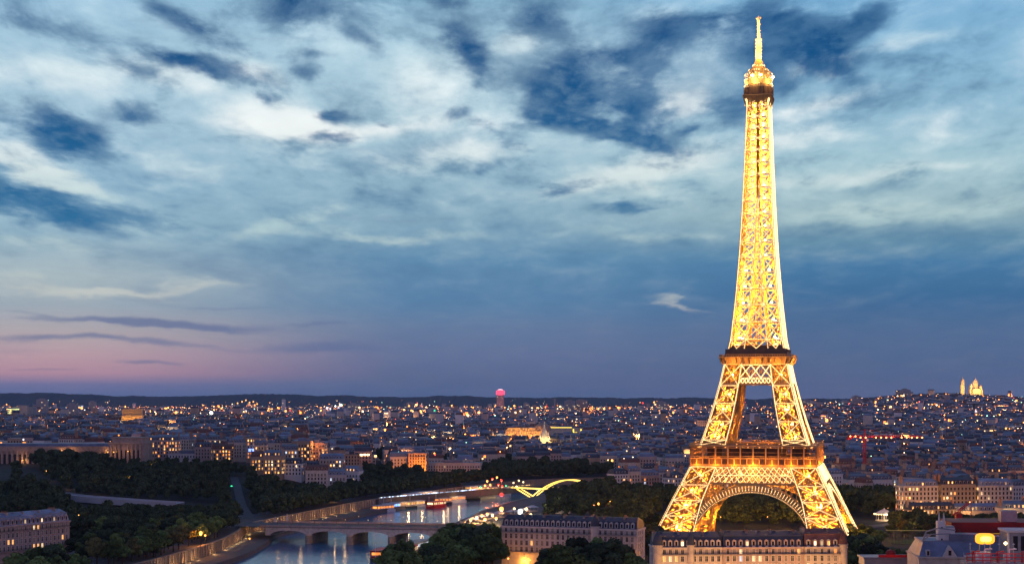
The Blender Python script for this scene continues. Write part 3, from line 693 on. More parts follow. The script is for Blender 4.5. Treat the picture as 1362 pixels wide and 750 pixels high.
# shaft
lv = [119.5]; z = 125.0
while z < 268: lv.append(z); z += 10.9 - 0.032 * (z - 121)
lv.append(272.0)
mb, bb = MB(), MB()
shaft_l = []
for idx, (z0, z1) in enumerate(zip(lv, lv[1:])):
    fine = 1
    for s in range(4):
        vis = True
        h0, h1, g0, g1 = o_(z0), o_(z1), i_(z0), i_(z1)
        cols = [(-h0, -g0, -h1, -g1), (g0, h0, g1, h1)]
        if g0 > .9: cols.append((-g0, g0, -g1, g1))
        for (a0, b0, a1, b1) in cols:
            A, B, C_, D = face_pt(s, a0, z0), face_pt(s, b0, z0), face_pt(s, b1, z1), face_pt(s, a1, z1)
            if idx == 0:
                m_ = (A + B) / 2
                mb.bar(m_, C_, .8); mb.bar(m_, D, .8)
                string(bb, m_, C_, OUT[s] * .55); string(bb, m_, D, OUT[s] * .55); mb.bar(D, C_, .7); string(bb, D, C_, OUT[s] * .55)
            else: panel(mb, bb, A, B, C_, D, OUT[s], .78 if z0 < 190 else .66, fine, br=.24 if z0 < 190 else .21)
        if g0 > .9: mb.bar(face_pt(s, g0, z0), face_pt(s, g1, z1), .9); mb.bar(face_pt(s, -g0, z0), face_pt(s, -g1, z1), .9)
        else: mb.bar(face_pt(s, 0, z0), face_pt(s, 0, z1), .9)
        mb.bar(face_pt(s, h0, z0), face_pt(s, h1, z1), 1.2 if z0 < 200 else 1.0)
        if s in (0, 1):
            for u0, u1 in ((-h0, -h1), (h0, h1)): string(bb, face_pt(s, u0, z0), face_pt(s, u1, z1), OUT[s] * .8, .34 if s == 0 else .5, .6)
            if g0 > .9:
                for u0, u1 in ((-g0, -g1), (g0, g1)): string(bb, face_pt(s, u0, z0), face_pt(s, u1, z1), OUT[s] * .6)
    h0, h1 = o_(z0), o_(z1)
    mb.bar((-h1, -h1, z1), (h1, h1, z1), .5); mb.bar((h1, -h1, z1), (-h1, h1, z1), .5)
    for sx in (-1, 1):
        for sy in (-1, 1):
            c0 = (o_(z0) + i_(z0)) / 2; mb.bar((sx * i_(z0), sy * i_(z0), z0), (sx * i_(z1), sy * i_(z1), z1), .7)
            mb.bar((sx * i_(z0), sy * h0, z0), (sx * h1, sy * i_(z1), z1), .5); mb.bar((sx * h0, sy * i_(z0), z0), (sx * i_(z1), sy * h1, z1), .5)
    for sx in (-1.5, 1.5): mb.bar((sx, -1.5, z0), (sx, -1.5, z1), .6); mb.bar((sx, 1.5, z0), (sx, 1.5, z1), .6)
    for q in range(3):
        f0, f1 = z0 + (z1 - z0) * q / 3, z0 + (z1 - z0) * (q + 1) / 3; s0 = 2.4 if q % 2 else -2.4
        mb.bar((s0, -s0, f0), (-s0, s0, f1), .8, .3); mb.bar((s0, s0, f0), (-s0, -s0, f1), .6, .3)
    c0 = (o_(z0) + i_(z0)) / 2
    if i_(z0) > 2.5:
        for sx in (-1, 1):
            for sy in (-1, 1): shaft_l.append((Vector((sx * c0, sy * c0, z0 + 1)), 30000))
    else:
        for sx in (-1, 1): shaft_l.append((Vector((sx * o_(z0) * .45, -sx * o_(z0) * .45, z0 + 1)), 30000))
shaft = mb.build('shaft', iron_, tower); bb.build('light_net', bulbs_, shaft)['kind'] = 'stuff'
for p, e in shaft_l:
    flood(p, shaft, .7); point_light('floodlight_beam', p + Z(1.1), e, (1.0, .42, .04), .6, shaft)
# summit: flared brackets, dark glazed gallery, cupola, lantern and mast
tp = MB(); tb = MB()
for s in range(4):
    for k in range(5):
        u = -1 + .5 * k
        tp.bar(face_pt(s, u * o_(266), 266), OUT[s] * 8.6 + Vector((-OUT[s].y, OUT[s].x, 0)) * u * 8.6 + Z(274), .6)
    string(tb, face_pt(s, -o_(268), 268), face_pt(s, -o_(268) * 1.1, 274), OUT[s] * 1.2, .4); string(tb, face_pt(s, o_(268), 268), face_pt(s, o_(268) * 1.1, 274), OUT[s] * 1.2, .4)
ring(tp, 6.2, 270, 8.5, 274)
slab(tp, 8.9, 0.5, 274, 274.6)
top = tp.build('summit_brackets', iron_, tower); tb.build('light_net', bulbs_, top)['kind'] = 'stuff'
tg = MB(); tg.lathe([(8.7, 274.6), (8.9, 275), (8.9, 279.6), (8.4, 280.4)], 20)
for k in range(20):
    t = 2 * math.pi * (k + .5) / 20; tg.bar((8.95 * math.cos(t), 8.95 * math.sin(t), 274.8), (8.95 * math.cos(t), 8.95 * math.sin(t), 279.8), .3)
tg.build('summit_gallery', M['iron_dark'], tower)
tcu = MB(); tcu.lathe([(8.2, 280.4), (8.5, 281.4), (8.3, 284.5), (7.4, 285)], 20); tcu.lathe([(6.6, 285), (6.6, 288), (6.0, 289.5), (4.6, 291.5), (3.0, 293.2), (2.4, 296), (1.6, 297.5)], 16)
for k in range(12):
    t = 2 * math.pi * k / 12; c_, s_ = math.cos(t), math.sin(t)
    tcu.bar((8.3 * c_, 8.3 * s_, 284.5), (8.3 * c_, 8.3 * s_, 288.2), .3); tcu.bar((8.2 * c_, 8.2 * s_, 288.2), (3.2 * c_, 3.2 * s_, 293.2), .35)
cu = tcu.build('cupola', iron_, tower)
tb = MB()
for k in range(26):
    t = 2 * math.pi * k / 26
    for r, z in ((8.7, 281.2), (8.6, 284.6), (8.4, 287.8), (6.0, 290.6), (3.6, 293.4)):
        if BR.random() < .75: tb.octa((r * math.cos(t), r * math.sin(t), z + BR.uniform(-.4, .4)), .42)
tb.build('light_net', bulbs_, cu)['kind'] = 'stuff'
for x, y in ((-3, -8.6), (2, -9.0), (8.8, 0)): flood((x, y, 285.6), cu, 1.1)
for k in range(6):
    t = 2 * math.pi * (k + .3) / 6; point_light('floodlight', (11.5 * math.cos(t), 11.5 * math.sin(t), 283), 5000, (1, .62, .18), .4, cu)
mast = MB(); mast.lathe([(1.7, 297.3), (1.7, 309), (2.0, 309.3), (2.0, 310), (0.9, 310.3), (0.9, 322.6), (1.1, 323)], 10)
for z in range(299, 309, 2): mast.lathe([(2.1, z), (2.1, z + .5)], 10)
mast.lathe([(1.9, 322.6), (1.9, 323.2)], 10); mast.lathe([(.4, 323.2), (.25, 324.6)], 6)
ms = mast.build('antenna_mast', M['white_metal'], tower)
tb = MB()
for z in range(298, 320, 1):
    for k in range(3):
        if BR.random() < .6:
            t = 2.1 * z + k * 2.1; r = 2.0 if z < 310 else 1.1; tb.octa((r * math.cos(t), r * math.sin(t), z), .28)
tb.build('light_net', bulbs_, ms)['kind'] = 'stuff'
for k in range(4):
    t = 2 * math.pi * (k + .3) / 4; [point_light('floodlight', (5 * math.cos(t), 5 * math.sin(t), zq_), 4500, (1, .5, .08), .3, ms) for zq_ in (299, 308, 317)]  # lights added in the air round the mast to brighten it
# ------------------------------------------------------------------ zones of trees: photo columns x distance
ZONES = [  # px0, px1, d0, d1, spacing, height range, leaf, label, group
    (28, 138, 1440, 1520, 12, (12, 15), 'leaf_dark', 'dark tree crown in the garden mass in front of the colonnaded palace', 'garden trees below the palace'),
    (138, 312, 1400, 1510, 12, (7, 9.5), 'leaf_dark', 'low dark tree in front of the square end pavilion of the palace', 'garden trees below the pavilion'),
    (20, 305, 1262, 1440, 12, (9, 12), 'leaf_dark', 'dark tree between the pale curving avenue and the palace garden trees', 'trees above the pale avenue'),
    (-25, 84, 1130, 1300, 12, (11, 15), 'leaf_dark', 'dark tree between the riverside stone block and the pale curving avenue', 'trees below the pale avenue'),
    (84, 312, 1000, 1165, 11, (9, 12), 'leaf_dark', 'dark tree on the slope just below the straight end of the pale avenue', 'trees on the slope below the avenue'),
    (96, 215, 850, 1000, 11, (10, 13), 'leaf_dark', 'dark tree beside the gable end of the riverside stone block', 'trees beside the riverside block'),
    (296, 345, 1150, 1440, 12, (8, 11), 'leaf_dark', 'dark tree lining the steep cross street with the green traffic light', 'trees along the cross street'),
    (470, 570, 1390, 1530, 12, (10, 14), 'leaf_dark', 'dark tree on the slope behind the nearest moored houseboats', 'trees behind the nearest houseboats'),
    (345, 505, 1150, 1350, 12, (11, 15), 'leaf_dark', 'dark tree on the bank above the far end of the stone bridge', 'trees above the bridge head'),
    (490, 640, 1530, 1660, 13, (9, 12), 'leaf_dark', 'dark tree on the far bank behind the moored boats', 'trees behind the moored boats'),
    (640, 815, 1715, 1840, 13, (13, 18), 'leaf_dark', 'dark tree behind the red lamps at the river bend', 'trees at the river bend'),
    (728, 772, 1330, 1440, 12, (8, 10), 'leaf_mid', 'bushy tree in front of the lit arched footbridge', 'trees by the arched footbridge'),
    (815, 925, 1180, 1420, 15, (10, 15), 'leaf_dark', 'dim tree behind the left foot of the iron tower', 'trees left of the tower'),
    (772, 812, 1300, 1440, 12, (13, 16), 'leaf_mid', 'bushy tree hiding the far end of the arched footbridge', 'trees hiding the footbridge end'),
    (800, 868, 985, 1175, 13, (8, 12), 'leaf_dark', 'dim tree between the kiosk and the left foot of the tower', 'trees between kiosk and tower'),
    (733, 800, 1150, 1330, 13, (9, 13), 'leaf_dark', 'dark tree behind the white gabled kiosk', 'trees behind the kiosk'),
    (1190, 1262, 1000, 1090, 12, (9, 12), 'leaf_olive', 'olive tree on the lawn in front of the low lamp-lit wing', 'lawn trees before the low wing'),
    (1262, 1362, 1010, 1075, 12, (9, 12), 'leaf_dark', 'dark tree above the red-lit roof at lower right', 'trees above the red-lit roof'),
    (858, 896, 850, 985, 12, (12, 16), 'leaf_olive', 'gold-lit tree beside the left foot of the iron tower', 'trees at the tower foot'),
    (940, 1085, 1075, 1290, 15, (12, 17), 'leaf_olive', 'gold-tinted tree seen through the great arch of the tower', 'trees behind the tower arch'),
    (1100, 1225, 1165, 1330, 14, (12, 17), 'leaf_mid', 'green tree on the lawn right of the tower', 'trees right of the tower'),
    (1132, 1166, 800, 850, 10, (13, 17), 'leaf_mid', 'green tree at the right-hand end of the brown-roofed block', 'trees beside the brown-roofed block'),
    (592, 662, 800, 890, 9, (16, 21), 'leaf_mid', 'tall bushy tree hiding the near end of the stone bridge', 'trees at the near bridge end'),
    (520, 600, 745, 800, 9, (12, 16), 'leaf_mid', 'green tree on the near bank beside the red-lit tour boats', 'trees beside the tour boats'),
    (738, 842, 752, 790, 9, (15, 18), 'leaf_dark', 'dark tree in front of the long lavender stone residence', 'trees before the lavender residence'),
    (440, 484, 705, 722, 13, (13, 15), 'leaf_mid', 'green treetop poking up in front of the water', 'treetops in front of the water'),
    (30, 110, 752, 800, 10, (11, 14), 'leaf_mid', 'green tree under the facade of the riverside stone block', 'trees under the riverside block'),
    (1118, 1168, 890, 960, 11, (10, 13), 'leaf_mid', 'green tree beside the plaza at the right tower foot', 'trees by the tower plaza'),
    (1168, 1215, 790, 850, 10, (9, 12), 'leaf_mid', 'low green tree beside the grey rooftop with the glowing sign', 'trees beside the grey rooftop')]
def in_zone(x, y, pad=6):
    px = HX + F * x / y
    for z_ in ZONES:
        k = pad * F / y
        if z_[0] - k < px < z_[1] + k and z_[2] - pad < y < z_[3] + pad: return True
    return False
def dmin(px):
    pts = [(-400, 1640), (200, 1640), (205, 1560), (320, 1560), (330, 1395), (480, 1395), (485, 1690), (640, 1690), (642, 1860), (815, 1860), (817, 1440), (935, 1440), (940, 1420), (1090, 1400), (1100, 1350), (1205, 1340), (1210, 1230), (1800, 1230)]
    return float(np.interp(px, [p[0] for p in pts], [p[1] for p in pts]))
RESERVED = []                                          # (x, y, radius) of the buildings placed by hand
WALLS = ['stone', 'stone_white', 'stone_buff', 'render', 'stone_rose']; ROOFS = ['zinc', 'slate', 'tile']
WN = {'stone': 'pale stone', 'stone_white': 'whitish stone', 'stone_buff': 'buff stone', 'render': 'white plastered', 'stone_rose': 'rosy stone', 'brick': 'brick', 'concrete': 'grey concrete'}
RN = {'zinc': 'zinc roof', 'slate': 'slate roof', 'tile': 'tiled roof'}
def mid_building(x, y, wd, dp, h, rot, wall, roof, lit, label, group, rg, flat=False, z0=None, pal=(0, 1, 1, 2, 0, 3), floor=3.3, bay=2.9):
    """apartment house: its own walls with window rows, roof with dormers, chimney stacks"""
    z0 = T(x, y) if z0 is None else z0
    mb = MB(); w2 = wd / 2
    mb.add([(-w2, 0, -7), (w2, 0, -7), (w2, dp, -7), (-w2, dp, -7), (-w2, 0, h), (w2, 0, h), (w2, dp, h), (-w2, dp, h)], [(0, 1, 5, 4), (1, 2, 6, 5), (2, 3, 7, 6), (3, 0, 4, 7)])
    mb.box(-w2 - .35, -.35, h - .5, w2 + .35, dp + .35, h)
    mb.box(-w2 - .12, -.45, 4.0, w2 + .12, 0.05, 4.35); mb.box(-w2 - .12, -.6, h - 4.2, w2 + .12, 0.05, h - 3.95)
    nf = max(2, int((h - 4.6) / floor)); nlit = 0
    sides = [((-w2, 0), (1, 0), wd, (0, -1)), ((w2, 0), (0, 1), dp, (1, 0)), ((-w2, dp), (0, -1), dp, (-1, 0))]
    for (ox, oy), (ux, uy), ln, (nx, ny) in sides:
        nb = max(2, int(ln / bay)); mg = (ln - nb * bay) / 2
        for f_ in range(nf):
            zb = 5.0 + f_ * floor
            if zb + 2 > h - .6: break
            row = rg.random() < lit * .35
            for k in range(nb):
                a = mg + (k + .5) * bay - .62; b_ = a + 1.24; e = .04
                mi = 1
                if rg.random() < (lit if not row else .7): mi = 2 + rg.choice(pal); nlit += 1
                p = lambda t, z: (ox + ux * t + nx * e, oy + uy * t + ny * e, z)
                mb.quad(p(a, zb), p(b_, zb), p(b_, zb + 2.05), p(a, zb + 2.05), mi)
    o = mb.build('apartment_building', [M[wall], M['glass']] + [M[k] for k in LIT], None, (x, y, z0), rot)
    rb = MB()
    if flat:
        rb.box(-w2 + .1, .1, h, w2 - .1, dp - .1, h + .3); rb.box(-w2 * .4, dp * .3, h + .3, w2 * .3, dp * .7, h + 3)
        for k in range(3): rb.box(w2 * (.4 + .15 * k), dp * .4, h + .3, w2 * (.4 + .15 * k) + 1.2, dp * .55, h + 1.5)
    else:
        rb.frustum(-w2 + .1, .1, w2 - .1, dp - .1, h, .25, h + 3.4, 1.5); rb.frustum(-w2 + .4, 1.65, w2 - .4, dp - 1.65, h + 3.4, .4, h + 4.9, dp / 2 - 2.2)
        nb = max(2, int(wd / 3.1)); mg = (wd - nb * 3.1) / 2
        for k in range(nb):
            c_ = -w2 + mg + (k + .5) * 3.1
            for (yy_, s_) in ((0.35, 1), (dp - .35, -1)):
                rb.box(c_ - .65, min(yy_, yy_ + s_ * 1.6), h + .3, c_ + .65, max(yy_, yy_ + s_ * 1.6), h + 2.5, 1)
                if s_ == 1: rb.quad((c_ - .45, yy_ - .03, h + .5), (c_ + .45, yy_ - .03, h + .5), (c_ + .45, yy_ - .03, h + 2.2), (c_ - .45, yy_ - .03, h + 2.2), 3 if rg.random() < lit * .7 else 2)
    rb.build('roof', [M[roof], M[wall], M['glass'], M['win_warm']], o)
    if not flat:
        for s_ in (-1, 1):
            if rg.random() < .85:
                cb = MB(); cx_ = s_ * (w2 - .5); cb.box(cx_ - .4, dp * .2, h + 1.5, cx_ + .4, dp * .55, h + 6.3 + rg.random())
                for k in range(5): cb.lathe([(.2, 0), (.16, .7)], 6, (cx_, dp * (.23 + .07 * k), h + 7.2), 1)
                cb.build('chimney', [M['stone_buff' if rg.random() < .5 else 'brick'], M['pot']], o)
    RESERVED.append((x, y, max(wd, dp) * .62))
    return tag(o, label, 'building', group)

# ------------------------------------------------------------------ the three large blocks in the foreground: every window its own part
def window_parts(parent, pos, rz, wdt, hgt, pane, arched=False, dark=False):
    key = (round(wdt, 2), round(hgt, 2), pane, arched)
    if key not in WCACHE:
        f_ = MB(); w2 = wdt / 2
        f_.box(-w2 - .22, -.16, -.15, -w2, 0.02, hgt); f_.box(w2, -.16, -.15, w2 + .22, .02, hgt); f_.box(-w2 - .3, -.24, hgt, w2 + .3, .02, hgt + .28); f_.box(-w2 - .3, -.3, -.3, w2 + .3, .02, -.15)
        f_.box(-.05, -.10, -.15, .05, -.04, hgt); f_.box(-w2, -.10, hgt * .62, -.05, -.04, hgt * .62 + .07); f_.box(.05, -.10, hgt * .62, w2, -.04, hgt * .62 + .07)
        if arched:
            n_ = 8; pts = [(-w2 - .3, hgt + .28)] + [((w2 + .3) * -math.cos(math.pi * k / n_), hgt + .28 + .9 * math.sin(math.pi * k / n_)) for k in range(1, n_)] + [(w2 + .3, hgt + .28)]
            vs = [(a, -.2, b_) for a, b_ in pts] + [(a, .02, b_) for a, b_ in pts]; m_ = len(pts)
            f_.add(vs, [tuple(range(m_))] + [(k + 1, k, m_ + k, m_ + k + 1) for k in range(m_ - 1)])
        p_ = MB(); p_.quad((-w2, -.03, -.15), (w2, -.03, -.15), (w2, -.03, hgt), (-w2, -.03, hgt))
        fo = f_.build('window', M['frame'], parent); po = p_.build('pane', M[pane], fo)
        WCACHE[key] = (fo.data, po.data)
    else:
        fo = bpy.data.objects.new('window', WCACHE[key][0]); col.objects.link(fo); fo.parent = parent
        po = bpy.data.objects.new('pane', WCACHE[key][1]); col.objects.link(po); po.parent = fo
    fo.location = pos; fo.rotation_euler.z = rz
    return fo
WCACHE = {}
def haussmann(x, y, L, D, rz, label, wall, roof, nfl=5, lit=(), litp=.06, ends=(False, True), floors=(1, 2, 3, 4), bay=2.9, mans=4.4, dorm=True, turret=None, seed=1, name='stone_residence', arched=False, pav=True, zoff=0.0):
    rg = random.Random(seed); g0, fh = 4.6, 3.45; H = g0 + nfl * fh
    root = empty(name, (x, y, zoff), rz, label, 'building')
    mb = MB()
    mb.add([(0, 0, -3), (L, 0, -3), (L, D, -3), (0, D, -3), (0, 0, H), (L, 0, H), (L, D, H), (0, D, H)], [(0, 1, 5, 4), (1, 2, 6, 5), (2, 3, 7, 6), (3, 0, 4, 7)])
    for z in (g0, g0 + fh * 2): mb.box(-.12, -.2, z - .35, L + .12, .02, z)
    nb = int(L / bay); mg = (L - nb * bay) / 2
    if pav:
        for k in range(0, nb + 1, 4):                                # shallow projecting piers
            c_ = mg + k * bay; mb.box(c_ - .35, -.3, g0, c_ + .35, .02, H - .55)
    wall_o = mb.build('wall', M[wall], root)
    cb = MB(); cb.box(-.5, -.75, H - .55, L + .5, D + .5, H); cb.box(-.25, -.4, H - 1.0, L + .25, D + .2, H - .56)
    for k in range(int(L / .9)): cb.box(.3 + k * .9, -.66, H - .85, .65 + k * .9, -.41, H - .552)
    cb.build('cornice', M[wall], root)
    n_ = 0
    for f_ in floors:
        if f_ > nfl: continue
        zb = g0 + (f_ - 1) * fh + .55
        for k in range(nb):
            c_ = mg + (k + .5) * bay
            pane = 'curtain' if rg.random() < .3 else 'glass'
            if (f_, k) in lit: pane = lit[(f_, k)]
            elif rg.random() < litp: pane = rg.choice(['win_warm', 'win_pale', 'win_warm', 'win_orange'])
            window_parts(root, (c_, 0, zb), 0, 1.25, 2.25, pane, arched and f_ == nfl)
        for e, (on) in enumerate(ends):
            if on:
                for k in range(int((D - 2) / 3.6)):
                    yy_ = 1.8 + 3.6 * (k + .3)
                    window_parts(root, (L if e else 0, yy_, zb), R(90 if e else -90), 1.2, 2.2, 'glass' if rg.random() > litp else 'win_warm')
    for f_ in (2, nfl):                                              # long iron balconies
        z = g0 + (f_ - 1) * fh
        b_ = MB(); b_.box(0, -1.0, z - .02, L, -.02, z + .18)
        for k in range(nb): b_.box(mg + (k + .5) * bay - 1.1, -.7, z - .45, mg + (k + .5) * bay - .9, -.02, z - .02); b_.box(mg + (k + .5) * bay + .9, -.7, z - .45, mg + (k + .5) * bay + 1.1, -.02, z - .02)
        bo = b_.build('balcony', M[wall], root)
        r_ = MB(); r_.box(0, -1.0, z + 1.1, L, -.93, z + 1.18); r_.box(0, -1.0, z + .3, L, -.95, z + .36)
        for k in range(int(L / .3)): r_.box(k * .3, -.99, z + .18, k * .3 + .05, -.95, z + 1.1)
        r_.build('railing', M['rail'], bo)
    rb = MB(); rb.frustum(.1, .1, L - .1, D - .1, H, .4, H + mans, 1.7); rb.frustum(.5, 1.8, L - .5, D - 1.8, H + mans, 1.0, H + mans + 1.9, D / 2 - 3.2)
    rb.box(.2, 1.55, H + mans - .2, L - .2, 1.75, H + mans + .12)
    for k in range(int(L / 7)): rb.box(3 + k * 7, D * .35, H + mans + .9, 4.4 + k * 7, D * .35 + 1, H + mans + 2.0)
    ro = rb.build('roof', M[roof], root)
    for k in range(int(L / 3.4)):                                    # skylights, vents and aerials
        x_ = rg.uniform(2, L - 2); q = MB(); kind_ = rg.random()
        if kind_ < .45: q.box(x_ - .5, 1.0 + .8, H + mans + .25, x_ + .5, 3.0, H + mans + .62); q.build('skylight', M['curtain'], ro)
        elif kind_ < .75: q.lathe([(.22, 0), (.22, 1.2), (.4, 1.25), (.4, 1.5), (.05, 1.7)], 8, (x_, rg.uniform(3, D - 4), H + mans + .6)); q.build('vent', M['grey_metal'], ro)
        else:
            y_ = rg.uniform(4, D - 4); q.bar((x_, y_, H + mans + .5), (x_, y_, H + mans + 4.2), .09)
            for j in range(3): q.bar((x_ - .7, y_, H + mans + 3.1 + .4 * j), (x_ + .7, y_, H + mans + 3.1 + .4 * j), .06)
            q.build('aerial', M['post'], ro)
    if dorm:
        for k in range(nb):
            c_ = mg + (k + .5) * bay
            d_ = MB(); d_.box(c_ - .85, .25, H + .25, c_ + .85, 2.2, H + 2.75)
            pts = [(c_ - 1.0, 2.75), (c_, 3.45), (c_ + 1.0, 2.75)]
            d_.add([(a, .1, H + b_) for a, b_ in pts] + [(a, 2.4, H + b_) for a, b_ in pts], [(0, 2, 1), (0, 1, 4, 3), (1, 2, 5, 4), (0, 3, 5, 2)])
            do = d_.build('dormer', M[wall], root)
            p_ = MB(); p_.quad((c_ - .5, .22, H + .55), (c_ + .5, .22, H + .55), (c_ + .5, .22, H + 2.45), (c_ - .5, .22, H + 2.45))
            pane = lit.get((9, k), 'win_pale' if rg.random() < litp * .8 else 'glass') if isinstance(lit, dict) else 'glass'
            p_.build('pane', M[pane], do)
    for k in range(int(L / 11) + 1):
        c_ = min(L - .6, .6 + k * 11)
        ch = MB(); t_ = rg.uniform(1.0, 2.2); ch.box(c_ - .45, D * .25, H + mans - 2.5, c_ + .45, D * .6, H + mans + t_); ch.box(c_ - .55, D * .25 - .1, H + mans + t_, c_ + .55, D * .6 + .1, H + mans + t_ + .25)
        for j in range(6): ch.lathe([(.2, 0), (.15, .8)], 6, (c_, D * (.27 + .055 * j), H + mans + t_ + .25), 1)
        ch.build('chimney', [M['stone_buff'], M['pot']], root)
    if turret:
        for tx_, r_ in turret:
            tb_ = MB(); tb_.lathe([(r_, -3), (r_, H + .4), (r_ + .4, H + .6), (r_ + .4, H + 1.1)], 14, (tx_, r_ * .2, 0)); tb_.lathe([(r_, 1.1), (r_ * .95, 3.2), (r_ * .7, 5.2), (r_ * .3, 6.6), (.12, 7.4), (.1, 8.6)], 14, (tx_, r_ * .2, H), 1)
            tb_.build('corner_turret', [M[wall], M[roof]], root)
    RESERVED.append((x + L / 2 * math.cos(rz), y + L / 2 * math.sin(rz), L * .5))
    return root
# riverside block, lower left
A1 = Vector((-245.0, 866.0)); u_ = Vector((24, 40)).normalized(); LA = 74
st = A1 - u_ * LA
haussmann(st.x, st.y, LA, 15, math.atan2(u_.y, u_.x), 'riverside stone block with blue-grey roof and a few lit windows, lower left', 'stone_rose', 'zinc', 5,
          {(5, 17): 'win_warm', (5, 16): 'win_pale', (9, 18): 'win_pale', (9, 21): 'win_pale', (2, 16): 'win_warm', (2, 17): 'win_warm', (2, 18): 'win_pale', (3, 11): 'win_warm', (3, 10): 'win_warm', (9, 14): 'win_pale'}, .03, floors=(2, 3, 4, 5), seed=4, name='stone_residence')
# long lavender residence, lower middle
Bl, Br = Vector((-5.5, 832)), Vector((64.5, 806)); db = Br - Bl
haussmann(Bl.x, Bl.y, db.length, 15, math.atan2(db.y, db.x), 'long pale lavender residence with a white dormer row, glowing orange at street level', 'stone_white', 'slate', 5, {}, .02, floors=(2, 3, 4, 5), seed=8, turret=[(52, 2.4)], mans=3.6, ends=(False, True))
# the three joined blocks below the tower
cdir = R(3.0); c0 = Vector((64.3, 706.0)); cu_ = Vector((math.cos(cdir), math.sin(cdir)))
c1_ = c0 + cu_ * 31.2; c2_ = c0 + cu_ * 68.4
haussmann(c0.x, c0.y, 31.0, 16, cdir, zoff=-3.0, label='turreted stone block with two lit window rows below the left tower foot', wall='stone', roof='slate', nfl=6, lit=
          {(5, 1): 'win_warm', (5, 2): 'win_pale', (5, 3): 'win_warm', (4, 1): 'win_warm', (4, 2): 'win_warm', (4, 3): 'win_pale', (6, 0): 'win_pale', (4, 8): 'win_warm'}, litp=.04, floors=(3, 4, 5, 6), seed=2, turret=[(1.6, 2.3), (16.5, 1.7)], bay=2.75, ends=(True, False))
haussmann(c1_.x, c1_.y, 37.0, 16, cdir, zoff=-3.0, label='stone block with arched top windows, middle of the three blocks below the tower', wall='stone_rose', roof='slate', nfl=6, lit=
          {(6, 2): 'win_pale', (5, 2): 'win_cool', (5, 4): 'win_pale', (5, 5): 'win_pale'}, litp=.05, floors=(3, 4, 5, 6), seed=3, arched=True, bay=2.95, ends=(False, False), mans=4.8)
haussmann(c2_.x, c2_.y, 19.4, 16, cdir, zoff=-3.0, label='narrow brown-roofed stone block with lit dormers below the right tower foot', wall='stone', roof='tile', nfl=6, lit=
          {(9, 1): 'win_pale', (9, 2): 'win_pale', (9, 3): 'win_warm', (6, 5): 'win_orange', (6, 4): 'win_orange'}, litp=.06, floors=(3, 4, 5, 6), seed=5, turret=[(18.0, 1.9)], bay=3.1, mans=5.6, ends=(False, True), arched=True)
# ------------------------------------------------------------------ hand-placed town buildings
rg = random.Random(21)
def town(px, d, wd, dp, h, rot, wall, roof, lit, label, flat=False, pal=(0, 1, 1, 2, 0, 3), group=None, z0=None):
    return mid_building(XP(px, d), d, wd, dp, h, R(rot), wall, roof, lit, label, group, rg, flat, z0, pal)
town(1225, 1148, 27, 15, 25, 9, 'stone', 'zinc', .2, 'left block of the long warm-lit stone terrace right of the tower', pal=(0, 0, 2, 1))
town(1275, 1150, 27, 15, 26, 9, 'stone_buff', 'slate', .22, 'middle block of the long warm-lit stone terrace right of the tower', pal=(0, 0, 2, 1))
town(1325, 1153, 27, 15, 25, 9, 'stone', 'zinc', .18, 'right block of the long warm-lit stone terrace right of the tower', pal=(0, 0, 2, 1))
town(1240, 1100, 34, 12, 11, 7, 'stone_buff', 'slate', .3, 'low wing with a warm-lit row of windows in front of the lit terrace', pal=(0, 0, 1))
town(1308, 1105, 44, 12, 10, 7, 'stone', 'zinc', .3, 'long low building with a row of lamps before the lit terrace', pal=(0, 0, 1))
town(1350, 1085, 18, 12, 13, 9, 'stone', 'zinc', .6, 'small house at the end of the lit terrace with every window glowing', pal=(0, 1))
town(555, 1690, 20, 16, 25, -6, 'stone_buff', 'zinc', .0, 'cube-shaped building washed orange by floodlights above the river trees', True)
town(602, 1720, 62, 18, 17, -6, 'stone_white', 'zinc', .05, 'long low pale museum building beside the orange-lit cube', True)
town(362, 1404, 17, 14, 21, -8, 'stone_buff', 'zinc', .75, 'apartment block with rows of yellow-lit floors just above the bridge-head trees', pal=(0, 0, 1))
town(347, 1428, 18, 14, 17, 10, 'stone_buff', 'tile', .7, 'low apartment block with orange-lit rows beside the yellow-lit block', pal=(2, 0, 0))
town(400, 1520, 18, 16, 27, -4, 'stone_buff', 'zinc', .55, 'tall flat-topped block with a glowing yellow stair column', True, pal=(0, 0, 2))
town(420, 1540, 18, 16, 26, -4, 'stone_rose', 'zinc', .4, 'flat-topped block with a glowing orange top floor', True, pal=(0, 2))
town(388, 1412, 18, 14, 15, -4, 'render', 'slate', .1, 'white plastered house with slate roof beside the yellow-lit block')
town(412, 1425, 18, 14, 14, 6, 'stone_rose', 'slate', .12, 'rosy stone house with slate roof behind the bridge-head trees')
town(440, 1470, 22, 14, 19, -3, 'stone', 'zinc', .3, 'pale stone house with a band of lit windows left of the white gable')
town(466, 1440, 16, 14, 17, -12, 'render', 'zinc', .25, 'narrow white plastered house with warm lit corner windows')
town(215, 1600, 34, 16, 22, 4, 'stone_rose', 'zinc', .35, 'rosy block with two rows of orange windows right of the palace pavilion', pal=(2, 0, 0))
town(250, 1580, 40, 14, 9, 4, 'render', 'zinc', .3, 'long low pavilion with white lit windows right of the palace', True, pal=(1, 1, 3))
town(297, 1540, 22, 14, 15, 16, 'stone_buff', 'tile', .3, 'colonnaded house washed orange beside the green traffic lights', pal=(2, 0))
town(275, 1570, 24, 14, 16, 4, 'stone_rose', 'slate', .08, 'dim rosy block between the white pavilion and the orange colonnade')
town(340, 1570, 19, 15, 25, 0, 'stone_buff', 'zinc', .35, 'block under the blue rooftop sign', True, pal=(2, 2, 0))
town(1158, 1385, 40, 16, 17, 6, 'render', 'zinc', .12, 'long white roofed block just right of the tower, under the red crane')
